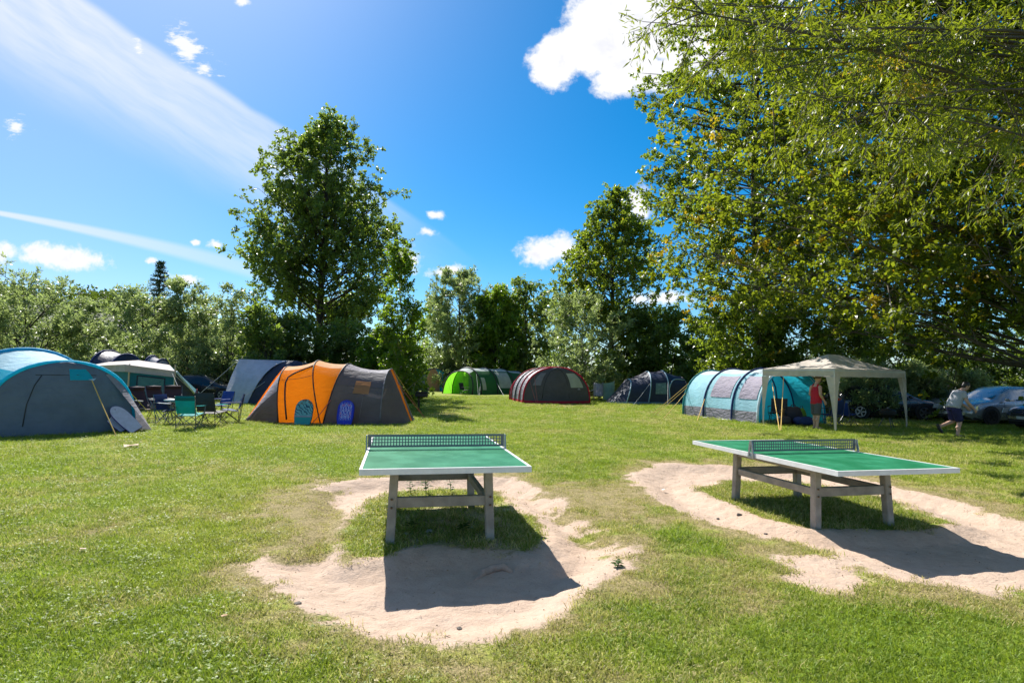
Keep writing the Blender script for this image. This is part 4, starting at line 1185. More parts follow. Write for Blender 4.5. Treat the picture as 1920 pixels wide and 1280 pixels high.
def grow(name, label, cat, base, H, z0, Rad, shape, n_limb, n_sub, n_twig, n_leaf, leaf, mat, bark, seed, group=None,
         rise=.55, sub_len=.28, twig_len=.45, droop=.25, up=.2, trunk_r=None, limbs=None, lean=(0, 0), fill=.55, skip=None, squash=1.0, turn=0.0, stems=1, spread=1.0, trunk_top=.93, flat=1.0, limb_k=1.0, sub0=.28):
    rg = np.random.default_rng(seed)
    bx, by, bz = base
    t = thing(name, label, cat, (bx, by, bz), 0, group)
    tr = trunk_r or max(.05, H * .013)
    # limb tips spread over the crown
    if limbs is None:
        tips = []; k = 0; tries = 0
        while len(tips) < n_limb and tries < n_limb * 20:
            tries += 1
            f = rg.random(); s = shape(f)
            if rg.random() > s ** .8 + .08: continue
            th = k * 2.39996 + rg.normal() * .25; k += 1
            if skip is not None and skip(th, f, rg): continue
            q = fill + (1 - fill) * rg.random() ** .5
            if rg.random() < .30: q *= rg.uniform(.3, .8)
            q *= rg.uniform(.86, 1.12)
            rr = Rad * s * q
            tips.append((rr * math.cos(th), rr * math.sin(th) * squash, z0 + (H - z0) * f, rr))
        tips = np.array(tips)
        st_z = np.clip(tips[:, 2] - rise * tips[:, 3] - .02 * H, z0 * .45 + .05, H * trunk_top)
        start = np.stack([lean[0] * st_z / H, lean[1] * st_z / H, st_z], -1)
        tip = tips[:, :3] + np.stack([lean[0] * tips[:, 2] / H, lean[1] * tips[:, 2] / H, 0 * tips[:, 2]], -1)
        mid = start * .5 + tip * .5 + np.stack([0 * st_z, 0 * st_z, (-.12 + .2 * rg.random(len(tips))) * tips[:, 3]], -1) + rg.normal(size=(len(tips), 3)) * .05 * Rad
    else:
        start, mid, tip = [np.array(a, float) - np.array([[bx, by, bz]]) for a in limbs]
    nl = len(tip)
    def bez(i, u):
        u = u[:, None]
        return start[i] * (1 - u) ** 2 + 2 * mid[i] * u * (1 - u) + tip[i] * u * u
    def tan(i, u):
        u = u[:, None]
        return unit(2 * (1 - u) * (mid[i] - start[i]) + 2 * u * (tip[i] - mid[i]))
    ll = np.linalg.norm(tip - start, axis=1)
    # trunk
    m = MB(); n = 9
    for s_ in range(stems):
        off = Vector((0, 0, 0)) if stems == 1 else Vector((math.cos(s_ * 2.4) * .12 * stems ** .5, math.sin(s_ * 2.4) * .12 * stems ** .5, 0))
        outw = Vector((0, 0, 0)) if stems == 1 else Vector((math.cos(s_ * 2.4), math.sin(s_ * 2.4), 0)) * Rad * .35 * spread
        pts = []; rs = []
        for i in range(n + 1):
            k = i / n; z = H * trunk_top * k * (1 if stems == 1 else .7)
            wob = Vector((math.sin(k * 7 + seed), math.cos(k * 6 + seed * 2), 0)) * .012 * H * k
            pts.append(off + outw * k ** 1.3 + Vector((lean[0] * z / H, lean[1] * z / H, z - .15 * (i == 0))) + wob)
            rs.append(tr * (1.35 if i == 0 else 1) * (1 - .86 * k) / (1 if stems == 1 else stems ** .4))
        mm = MB(); mm.tube(pts, rs, 9)
        o = mm.build('trunk', bark, t, True)
    # limbs and branches
    lm = MB()
    for i in range(nl):
        us = np.linspace(0, 1, 6); ids = np.full(6, i)
        p = bez(ids, us); r0 = min(tr * .5, .008 + .0085 * ll[i]) * limb_k
        lm.tube([Vector(q) for q in p], [r0 * (1 - .82 * u) for u in us], 5)
    ns = nl * n_sub
    li = np.repeat(np.arange(nl), n_sub); u = sub0 + (1 - sub0) * rg.random(ns) ** .75
    u[::n_sub] = 1.0
    sp = bez(li, u); sd = unit(tan(li, u) * .55 + unit(rg.normal(size=(ns, 3))) * np.array([[.85, .85, .85 * flat]]) + np.array([[0, 0, up]]))
    slen = sub_len * Rad * rg.uniform(.45, 1.1, ns) * (1.15 - .4 * u)
    se = sp + sd * slen[:, None] - np.array([[0, 0, 1]]) * (droop * .35 * slen)[:, None]
    V, Q = rods(sp, se, .005 + .010 * slen, np.full(ns, .004), 3)
    nt = ns * n_twig
    si = np.repeat(np.arange(ns), n_twig); v = .2 + .8 * rg.random(nt); v[::n_twig] = 1.0
    tp = sp[si] + (se - sp)[si] * v[:, None]
    td = unit(sd[si] * .6 + unit(rg.normal(size=(nt, 3))) * np.array([[.8, .8, .8 * (.4 + .6 * flat)]]) + np.array([[0, 0, up * .8 - droop * .8]]))
    tl = twig_len * rg.uniform(.5, 1.15, nt); te = tp + td * tl[:, None]
    V2, Q2 = rods(tp, te, np.full(nt, .0035), np.full(nt, .002), 3)
    k0 = len(lm.v)
    me = np_mesh('branches', np.concatenate([np.array(lm.v), V, V2]) if k0 else np.concatenate([V, V2]),
                 np.concatenate([np.array([f for f in lm.f if len(f) == 4]), Q + k0] + ([Q2 + k0 + len(V)] if limbs is not None or H < 8.1 and Rad < 2 else [])), [bark], True)
    o = bpy.data.objects.new('branches', me); COL.objects.link(o); o.parent = t; o['kind'] = 'stuff'
    # leaves
    nn = nt * n_leaf
    ti = np.repeat(np.arange(nt), n_leaf); w = .08 + .95 * rg.random(nn)
    lp = tp[ti] + (te - tp)[ti] * w[:, None] + rg.normal(size=(nn, 3)) * (.07 * twig_len)
    ld = td[ti] * .55 + unit(rg.normal(size=(nn, 3))) * .8 + np.array([[0, 0, -droop]])
    sz = rg.uniform(.55, 1.25, nn); Ls = leaf[0] * sz; Ws = leaf[1] * sz * rg.uniform(.8, 1.15, nn)
    cl = rg.normal(size=nl) * .16; cs = rg.normal(size=ns) * .14
    tint = .45 + cl[li[si[ti]]] + cs[si[ti]] + rg.normal(size=nn) * .20
    tv = None
    if turn:
        hot = (rg.random(ns) < turn * .10); tv = np.where(hot[si[ti]], rg.random(nn) ** .6, (rg.random(nn) < turn * .03) * .8)
    keep = lp[:, 2] + bz > .06
    me = leaf_mesh('crown', lp[keep], ld[keep], Ls[keep], Ws[keep], mat, rg, tint[keep], None if tv is None else tv[keep])
    o = bpy.data.objects.new('crown', me); COL.objects.link(o); o.parent = t
    return t

def dims(px, Y, ptop, hw):
    b = at_depth(px, 720, Y); top = at_depth(px, ptop, Y).z
    return Vector((b.x, Y, gz(b.x, Y))), top, hw / FPX * Y

ovate = lambda f: max(0.05, math.sin(PI * (f * .78 + .20)) ** .8) if f < .98 else .05
def ovate(f): return max(.06, (math.sin(PI * min(1, f * .80 + .20)) ** .85))
def tall_oval(f): return max(.12, (.62 + 1.45 * f if f < .26 else 1.0) * math.sqrt(max(0, 1 - (max(0, f - .26) / .77) ** 2.1)))
def bushy(f): return max(.1, math.sqrt(max(0, 1 - (max(0, f - .35) / .68) ** 2)) * (.80 + .57 * min(f, .35)))
def column(f): return max(.12, (.80 + .6 * f if f < .3 else .98) * math.sqrt(max(0, 1 - (max(0, f - .5) / .52) ** 2.4)))

# --- the tall trees
b, H, r_ = dims(597, 44, 240, 152)
grow('broadleaf_tree', 'tall dark green tree with a bare straight trunk rising behind the orange tent', 'tree', b, H, 5.4, r_, tall_oval, 190, 9, 3, 21, (.222, .146), LEAF_D, BARKD, 3,
     'trees round the field', fill=.72, rise=.55, sub_len=.24, twig_len=.62, droop=.15, up=.22, trunk_r=.36)
b, H, r_ = dims(1146, 48, 362, 122)
grow('broadleaf_tree', 'tall tree with a pointed crown above the round willow and the red hooped tent', 'tree', b, H, 6.2, r_, lambda f: max(.1, min(1, ((1 - f) / .72) ** .7) * (1 if f > .15 else .72 + 1.9 * f)), 130, 8, 3, 17, (.22, .15), LEAF_M, BARKD, 4,
     'trees round the field', fill=.72, rise=.6, sub_len=.24, twig_len=.55, droop=.15, up=.25, trunk_r=.28, turn=.15)
b, H, r_ = dims(752, 26.2, 458, 66)
grow('birch_tree', 'slim young tree whose thin crown stands over the right end of the orange tent', 'tree', b, H, .7, r_, lambda f: max(.10, 1.0 - .80 * f), 76, 6, 3, 20, (.115, .08), LEAF_B, BARKL, 5,
     'trees round the field', rise=.5, sub_len=.30, twig_len=.34, droop=.35, up=.1, trunk_r=.075, lean=(-.15, 0))

# --- the big tree at the right edge, its crown hanging over the gazebo
def right_skip(th, f, rg):
    return math.cos(th) > .15 and rg.random() < .93
bt = Vector((17.6, 18.8, gz(17.6, 18.8)))
grow('poplar_tree', 'huge spreading tree at the right edge whose crown hangs over the gazebo and the cars', 'tree', bt, 22.0, 4.4, 12.2,
     lambda f: (.90 + .5 * f if f < .2 else 1.0) * (1 - max(0, f - .45) ** 2 * 1.5), 280, 12, 4, 20, (.158, .112), LEAF_Y, BARK, 8,
     'trees round the field', rise=.30, flat=.62, limb_k=.45, sub0=.10, sub_len=.18, twig_len=.56, droop=.28, up=.0, trunk_r=.34, skip=right_skip, fill=.42, turn=.5)
b, H, r_ = dims(1425, 32.0, -60, 215)
grow('broadleaf_tree', 'dense tall tree behind the light blue tent, its top out of view', 'tree', b, H, 4.2, r_, lambda f: (.80 + .8 * f if f < .25 else 1.0) * (1 - max(0, f - .55) ** 2 * 1.8), 215, 10, 3, 19, (.178, .122), LEAF_M, BARKD, 14,
     'trees round the field', fill=.66, flat=.5, rise=.3, sub_len=.20, twig_len=.50, droop=.2, up=.08, trunk_r=.30, turn=.3)
# --- willow beside it: long sprays reaching in from the right
wl_s, wl_m, wl_t = [], [], []
rg_ = np.random.default_rng(77)
root_w = Vector((10.6, 7.4, 0))
for (px, py, Y) in ((1262, 14, 6.3), (1350, 95, 6.6), (1300, 50, 6.9), (1420, 140, 6.4), (1470, 60, 6.0), (1560, 190, 6.5), (1625, 255, 6.9), (1700, 205, 6.2), (1500, 125, 7.2), (1790, 110, 6.6), (1840, 260, 7.0), (1390, 30, 7.3),
                    (1900, 200, 6.6), (1600, 60, 7.4), (1720, 40, 6.3), (1660, 140, 7.6), (1520, 235, 7.8), (1860, 40, 6.0), (1580, 10, 6.4), (1780, 300, 7.6), (1450, 200, 7.6), (1340, 10, 7.8), (1690, 310, 8.0), (1930, 320, 7.2), (1950, 90, 6.8),
                    (1640, 200, 6.1), (1750, 160, 7.2), (1820, 180, 6.3), (1560, 90, 6.8), (1420, 85, 7.0)):
    e = at_depth(px, py, Y); s_ = root_w + Vector((rg_.uniform(-.2, .2), rg_.uniform(-.2, .2), rg_.uniform(3.2, 6.0)))
    wl_s.append(s_); wl_t.append(e); wl_m.append(s_.lerp(e, .55) + Vector((0, 0, rg_.uniform(.4, 1.1))))
grow('willow_tree', 'willow with narrow bright leaves whose long sprays hang into the top right corner', 'tree', root_w, 7.6, 3, 4.6, bushy, 24, 8, 4, 24, (.105, .021), LEAF_Y, BARK, 9,
     'trees round the field', sub_len=.20, twig_len=.42, droop=.42, up=-.1, trunk_r=.24, limbs=(wl_s, wl_m, wl_t), turn=.25, limb_k=.5)

# --- shrubs and smaller trees round the field
shr = [
    # px, Y, top, half width, kind, z0, label
    (40, 34.0, 512, 135, 'w', .3, 'big silvery willow bush at the left edge behind the blue and grey tent'),
    (-70, 33.0, 520, 120, 'w', .3, 'silvery willow bush cut by the left edge, farthest left of the hedge'),
    (160, 37.0, 575, 75, 'w', .2, 'low willow bush in the dip of the left hedge above the beige canopy'),
    (262, 36.0, 552, 92, 'w', .3, 'round silvery willow bush right below the little spruce top'),
    (350, 37.5, 538, 80, 'w', .4, 'pale willow bush above the ring of camp chairs'),
    (432, 36.5, 545, 78, 'w', .5, 'willow bush directly above the pale grey ridge tent'),
    (505, 33.5, 572, 70, 'd', .4, 'dark leafy bush between the pale grey tent and the tall trunk'),
    (548, 36.5, 600, 62, 'd', .3, 'dark bush just left of the tall bare trunk'),
    (650, 36.0, 612, 72, 'd', .2, 'dark bush just right of the tall bare trunk'),
    (712, 33.0, 628, 50, 'b', .2, 'fresh green bush behind the slim young tree'),
    (812, 68.0, 570, 50, 'b', .3, 'thin green sapling right of the slim young tree'),
    (858, 62.0, 518, 78, 'wt', .8, 'tall grey willow left of the dark hanging tree above the green tent'),
    (928, 60.0, 530, 50, 'bt', .8, 'bright yellow green leaved tree hanging down beside the grey willow'),
    (985, 63.0, 520, 74, 'dt', 1.2, 'dark hanging tree between the bright one and the round willow'),
    (1088, 42.5, 558, 94, 'w', .6, 'round pale willow right behind the red hooped tent'),
    (1188, 45.0, 590, 60, 'd', .5, 'dark bush behind the left half of the navy dome tent'),
    (1255, 44.0, 580, 62, 'd', .5, 'dark bush behind the right half of the navy dome tent'),
    (1325, 41.0, 600, 55, 'd', .5, 'dark bush at the rear end of the light blue tunnel tent'),
    (1395, 31.0, 562, 88, 'm', .5, 'sunlit leafy bush directly behind the light blue tunnel tent'),
    (1495, 30.0, 585, 85, 'm', .4, 'leafy bush behind the left half of the gazebo roof'),
    (1590, 31.0, 600, 80, 'd', .4, 'dark leafy bush behind the right half of the gazebo roof'),
    (1680, 32.0, 590, 85, 'd', .5, 'dark leafy bush right of the gazebo behind the parked dark car'),
    (1785, 31.0, 575, 90, 'd', .5, 'dark bush high behind the walking person'),
    (1890, 30.0, 560, 95, 'd', .5, 'dark bush behind the silver car at the right edge'),
    (1990, 28.0, 540, 95, 'd', .5, 'dark bush cut by the right edge, last of the hedge'),
    (1625, 25.0, 690, 55, 'w', .15, 'low grey shrub under the gazebo roof in front of the hedge'),
    (1722, 26.4, 690, 50, 'w', .15, 'low grey shrub between the gazebo leg and the walking person'),
    (1818, 25.2, 706, 30, 'w', .2, 'low grey shrub half covering the bonnet of the silver car'),
]
for i, (px, Y, top, hw, kd, z0, lb) in enumerate(shr):
    b, H, r_ = dims(px, Y, top, hw)
    far = min(Y / 30, 1.7); z0 = z0 * .3
    if kd == 'w': grow('willow_bush', lb, 'bush', b, H, z0, r_, bushy, 56, 7, 4, 11, (.19 * far, .066 * far), LEAF_W, BARKD, 200 + i, 'bushes and small trees round the field', fill=.74, rise=.8, sub_len=.26, twig_len=.40 * far ** .5, droop=.0, up=.55, trunk_r=.09, stems=4)
    elif kd == 'wt': grow('willow_bush', lb, 'tree', b, H, z0, r_, column, 104, 7, 4, 16, (.19 * far, .066 * far), LEAF_W, BARKD, 200 + i, 'bushes and small trees round the field', fill=.72, rise=.8, sub_len=.30, twig_len=.60, droop=.05, up=.45, trunk_r=.16)
    elif kd in ('bt', 'dt'): grow('hanging_tree', lb, 'tree', b, H, z0, r_, column, 104, 7, 4, 16, (.165 * far, .09 * far), LEAF_B if kd == 'bt' else LEAF_D, BARKD, 200 + i, 'bushes and small trees round the field', fill=.7, rise=.6, sub_len=.32, twig_len=.70, droop=.7, up=-.1, trunk_r=.14)
    else: grow('leafy_bush', lb, 'bush', b, H, z0, r_, bushy, 50, 7, 4, 10, (.178 * far, .106 * far), {'d': LEAF_D, 'b': LEAF_B, 'm': LEAF_M}[kd], BARKD, 200 + i, 'bushes and small trees round the field', fill=.68, rise=.6, sub_len=.27, twig_len=.40 * far ** .5, droop=.15, up=.3, trunk_r=.10, stems=3)

# --- spruce beyond the hedge
def spruce(px, Y, top):
    b, H, _ = dims(px, Y, top, 1)
    rg = np.random.default_rng(50)
    t = thing('spruce_tree', 'little spruce whose pointed top sticks out above the left hedge', 'tree', b, 0, 'trees round the field')
    m = MB(); m.tube([(0, 0, 0), (0, 0, H * .6), (0, 0, H)], [.2, .1, .015], 7); m.build('trunk', BARKD, t, True)
    P = []; D = []
    A = []; B = []
    z = 1.0
    while z < H - .15:
        f = 1 - z / H; n = 9
        for k in range(n):
            th = 2 * PI * k / n + rg.random(); L = (.25 + 3.1 * f) * rg.uniform(.75, 1.1)
            d = np.array([math.cos(th), math.sin(th), .05 - .25 * f]); a = np.array([0, 0, z + rg.uniform(-.12, .12)])
            A.append(a); B.append(a + d * L)
            for s in np.linspace(.12, 1, int(10 + 22 * L / 2)):
                p = a + d * L * s + np.array([0, 0, .10 * s * s * L])
                for _ in range(2):
                    P.append(p); D.append(d * .5 + rg.normal(size=3) * .55 + np.array([0, 0, -.1]))
        z += .42 + .30 * f
    V, Q = rods(np.array(A), np.array(B), np.full(len(A), .03), np.full(len(A), .008), 4)
    o = bpy.data.objects.new('branches', np_mesh('branches', V, Q, [BARKD])); COL.objects.link(o); o.parent = t; o['kind'] = 'stuff'
    n = len(P)
    o = bpy.data.objects.new('crown', leaf_mesh('crown', np.array(P), np.array(D), rg.uniform(.2, .38, n), rg.uniform(.05, .09, n), LEAF_S, rg, rg.random(n))); COL.objects.link(o); o.parent = t
spruce(290, 58, 487)

# --- wooded hill far left and the far wood closing the horizon
def far_wood():
    rg = np.random.default_rng(60)
    hx, hy = np.meshgrid(np.linspace(-260, 60, 65), np.linspace(95, 330, 40))
    hz = 21 * np.exp(-(((hx + 135) / 62) ** 2)) * sstep(hy, 100, 165) * (1 - sstep(hy, 230, 330)) - .3
    v = np.stack([hx, hy, hz], -1).reshape(-1, 3); id_ = np.arange(65 * 40).reshape(40, 65)
    q = np.stack([id_[:-1, :-1], id_[:-1, 1:], id_[1:, 1:], id_[1:, :-1]], -1).reshape(-1, 4)
    o = bpy.data.objects.new('hill', np_mesh('hill', v, q, [plain('wood floor', (.05, .07, .02), .9)])); COL.objects.link(o); o['kind'] = 'structure'
    P = []; D = []; T = []; S = []
    def blob(cx, cy, z, r, h, n, ls):
        u = unit(rg.normal(size=(n, 3))); u[:, 2] = np.abs(u[:, 2]) * .9 + .02 * rg.normal(size=n)
        lump = 1 + .22 * np.sin(u[:, 0] * 5 + cx) * np.cos(u[:, 1] * 4 + cy)
        p = u * np.array([[r, r, h]]) * (lump * rg.uniform(.72, 1.03, n))[:, None] + np.array([[cx, cy, z]])
        P.append(p); D.append(u * .5 + rg.normal(size=(n, 3)) * .6); T.append(np.full(n, rg.uniform(.2, .7)) + rg.normal(size=n) * .16); S.append(np.full(n, ls))
    for i in range(230):
        x = rg.uniform(-215, -70); y = rg.uniform(122, 190)
        z = float(21 * np.exp(-(((x + 135) / 62) ** 2)) * sstep(np.array(y), 100, 165)) - .5
        blob(x, y, z, rg.uniform(3.5, 5.5), rg.uniform(5, 8), 180, .95)
    for i in range(120):
        x = -120 + 330 * (i + rg.random()) / 120; y = rg.uniform(72, 96)
        blob(x, y, 0, rg.uniform(3.0, 4.6), rg.uniform(5.5, 9.0), 180, .80)
    P = np.concatenate(P); D = np.concatenate(D); T = np.concatenate(T); S = np.concatenate(S)
    me = leaf_mesh('far_wood', P, D, S * rg.uniform(.7, 1.3, len(S)), S * .75, LEAF_F, rg, T)
    o = bpy.data.objects.new('far_wood', me); COL.objects.link(o); o['kind'] = 'stuff'
far_wood()

# ------------------------------------------------------------------ camp chairs, table and what lies about
C_BLK = F_('black chair cloth', (.030, .028, .036), trans=.1)
C_MAR = F_('dark plum chair cloth', (.050, .026, .036), trans=.1)
C_TEAL = F_('teal chair cloth', (.0, .36, .37), trans=.35)
C_TEALD = F_('dark teal chair cloth', (.0, .13, .15), trans=.3)
C_BLUE = F_('royal blue chair cloth', (.020, .065, .30), trans=.2)
C_DBLUE = F_('dark blue chair cloth', (.016, .040, .14), trans=.2)
M_STEEL = plain('grey steel tube', (.16, .16, .18), .4, .7)
M_DSTEEL = plain('black steel tube', (.03, .03, .035), .45, .4)

def cloth_panel(m, a, b, c, d, sag, n=6, th=.012):
    """a slung cloth between four corners, with a little thickness"""
    a, b, c, d = map(Vector, (a, b, c, d)); nr = (b - a).cross(d - a).normalized()
    for s_ in (0, 1):
        P = [[(a.lerp(b, j / n)).lerp(d.lerp(c, j / n), i / n) - nr * (sag * math.sin(PI * i / n) * math.sin(PI * j / n) + th * s_) for j in range(n + 1)] for i in range(n + 1)]
        m.grid(P, flip=bool(s_))

def camp_chair(label, p, rz, cloth, frame=None, back2=None, big=1.0, arm=None, group='folding camp chairs'):
    """folding chair with slung seat; it faces local -y"""
    frame = frame or M_STEEL
    t = thing('camp_chair', label, 'camp chair', (p.x, p.y, gz(p.x, p.y)), rz, group)
    w, d, h, bh = .27 * big, .23 * big, .43, .92 * (.5 + .5 * big)
    m = MB(); cloth_panel(m, (-w, -d, h), (w, -d, h), (w * .95, d, h - .06), (-w * .95, d, h - .06), -.05); m.build('seat', cloth, t, True)
    m = MB(); cloth_panel(m, (-w, d + .02, h), (w, d + .02, h), (w * .97, d + .16, bh - (.13 if back2 else 0)), (-w * .97, d + .16, bh - (.13 if back2 else 0)), .04); bk = m.build('backrest', cloth, t, True)
    if back2:
        m = MB(); cloth_panel(m, (-w * .97, d + .16, bh - .13), (w * .97, d + .16, bh - .13), (w * .95, d + .18, bh), (-w * .95, d + .18, bh), .02); m.build('top_band', back2, bk, True)
    for s in (-1, 1):
        m = MB(); cloth_panel(m, (s * w - .035, -d - .02, h + .21), (s * w + .035, -d - .02, h + .21), (s * w + .03, d + .10, h + .23), (s * w - .03, d + .10, h + .23), .012, 4); m.build('armrest', arm or cloth, t, True)
        m = MB(); m.tube([(s * w, -d, h), (s * w, -d - .02, h + .21)], .010, 6); m.build('arm_post', frame, t)
        m = MB(); m.tube([(s * w, d + .04, .02), (s * w, d + .17, bh)], .011, 6); m.build('back_post', frame, t)
    F = d + .0; zf = .02
    quads = (((-w, -d, h), (w, -F - .04, zf)), ((w, -d, h), (-w, -F - .04, zf)), ((-w, d, h), (w, F + .05, zf)), ((w, d, h), (-w, F + .05, zf)),
             ((-w, -d, h), (-w - .01, F + .05, zf)), ((-w, d, h), (-w - .01, -F - .04, zf)), ((w, -d, h), (w + .01, F + .05, zf)), ((w, d, h), (w + .01, -F - .04, zf)))
    for a, b in quads:
        m = MB(); m.tube([a, b], .009, 6); m.build('leg', frame, t)
    for sx in (-1, 1):
        for sy in (-1, 1):
            m = MB(); m.lathe([(.022, 0), (.022, .02), (.012, .03)], 8, (sx * (w + .005), sy * (F + .045), 0)); m.build('foot', M_BLK, t)
    return t

def recliner(label, p, rz, cloth):
    """high backed reclining camp chair; faces local -y"""
    t = thing('reclining_chair', label, 'camp chair', (p.x, p.y, gz(p.x, p.y)), rz, 'reclining camp chairs')
    w = .26
    m = MB()
    prof = [(-.25, .46), (.0, .43), (.20, .43), (.34, .62), (.46, .86), (.54, 1.04), (.53, 1.12)]
    for s_ in (0, 1):
        P = [[Vector((-w + 2 * w * j / 4, y + (.035 * s_ if i > 2 else 0), z - (.035 * s_ if i <= 2 else .01 * s_))) for j in range(5)] for i, (y, z) in enumerate(prof)]
        m.grid(P, flip=not s_)
    m.build('padded_seat', cloth, t, True)
    m = MB(); m.tube([(-w + .03, .50, 1.06), (0, .49, 1.07), (w - .03, .50, 1.06)], [.045, .055, .045], 8); m.build('headrest', cloth, t, True)
    for s in (-1, 1):
        x = s * (w + .02)
        m = MB(); m.tube([(x, -.26, .46), (x, .2, .43), (x, .36, .64), (x, .53, 1.1)], .012, 6); m.build('side_tube', M_STEEL, t)
        m = MB(); m.tube([(x, -.24, .02), (x, .18, .60), (x, .22, .66)], .012, 6); m.build('leg', M_STEEL, t)
        m = MB(); m.tube([(x, .36, .02), (x, .0, .55), (x, -.08, .66)], .012, 6); m.build('leg', M_STEEL, t)
        m = MB(); m.bar((x, -.16, .68), (x, .30, .70), .05, .025, bev=.006); m.build('armrest', plain('grey plastic', (.32, .30, .30), .5), t)
    for y in (-.24, .36):
        m = MB(); m.tube([(-w - .02, y, .025), (w + .02, y, .025)], .012, 6); m.build('foot_tube', M_STEEL, t)
    return t

tb = Vector((at_depth(352, 760, 17.9).x, 17.9, 0))
camp_chair('bright teal camp chair with its back to the view before the camp table', on_ground(357, 803), R(184), C_TEAL, M_STEEL, C_TEALD)
camp_chair('wide black camp chair with its back to the view, right of the teal one', on_ground(398, 797), R(172), C_BLK, M_DSTEEL, None, 1.15, C_TEAL)
camp_chair('dark blue camp chair seen from the side, farthest right of the ring', on_ground(430, 792), R(118) + PI, C_DBLUE, M_DSTEEL)
camp_chair('royal blue camp chair facing the view behind the black one', on_ground(411, 781), R(-20), C_BLUE, M_DSTEEL)
camp_chair('dark blue camp chair with pale arms left of the teal one', on_ground(318, 795), R(80), C_DBLUE, M_STEEL, None, .95, F_('pale cloth', (.5, .55, .6)))
recliner('plum reclining chair nearest the blue and grey tent', on_ground(275, 792), R(70), C_MAR)
recliner('plum reclining chair in the middle of the three by the dim teal window', on_ground(302, 785), R(62), C_MAR)
recliner('plum reclining chair nearest the end of the white camp table', on_ground(326, 783), R(38), C_MAR)

def camp_table():
    t = thing('camp_table', 'white topped folding camp table in the middle of the ring of chairs', 'camp table', (tb.x, tb.y, gz(tb.x, tb.y)), R(6))
    z = .74
    m = MB(); m.box((0, 0, z - .0125), (1.15, .62, .025), bev=.006); m.build('tabletop', plain('white table board', (.72, .72, .72), .4), t)
    m = MB(); m.box((0, -.30, z - .045), (1.1, .02, .04)); m.build('rail', M_STEEL, t)
    for sx in (-1, 1):
        for a, b in (((sx * .48, -.27, z - .03), (sx * .52, .27, .01)), ((sx * .50, .27, z - .03), (sx * .54, -.27, .01))):
            m = MB(); m.tube([a, b], .014, 6); m.build('leg', M_STEEL, t)
    return t
camp_table()
def on_table(dx, dy, z=.74):
    p = Vector((tb.x + dx * math.cos(R(6)) - dy * math.sin(R(6)), tb.y + dx * math.sin(R(6)) + dy * math.cos(R(6)), gz(tb.x, tb.y) + z)); return p
p = on_table(.27, -.05)
t = thing('bottle', 'big soft drink bottle with a pink label standing on the camp table', 'bottle', p)
m = MB(); m.lathe([(.046, 0), (.05, .02), (.05, .19), (.045, .23), (.02, .30), (.016, .31)], 14); m.build('bottle_body', plain('dark drink', (.16, .06, .06), .15), t, True)
m = MB(); m.lathe([(.0508, .10), (.0508, .19)], 14); m.build('bottle_label', plain('pink label', (.62, .14, .18), .5), t, True)
m = MB(); m.lathe([(.017, .308), (.017, .335)], 10); m.build('cap', plain('red cap', (.5, .05, .05), .4), t)
p = on_table(.40, -.12)
t = tag(thing('jar', 'squat glass jar beside the bottle on the camp table', 'jar', p))
m = MB(); m.lathe([(.04, 0), (.045, .01), (.045, .09), (.036, .10)], 12); m.build('jar_body', plain('pale jar', (.42, .42, .38), .2), t, True)
m = MB(); m.lathe([(.038, .10), (.038, .12)], 12); m.build('lid', M_STEEL, t)
p = on_table(.52, .06)
t = thing('cup', 'blue cup at the right end of the camp table', 'cup', p)
m = MB(); m.lathe([(.032, 0), (.04, .11), (.036, .11), (.03, .01)], 12); m.build('cup_body', plain('blue plastic', (.05, .30, .5), .4), t, True)

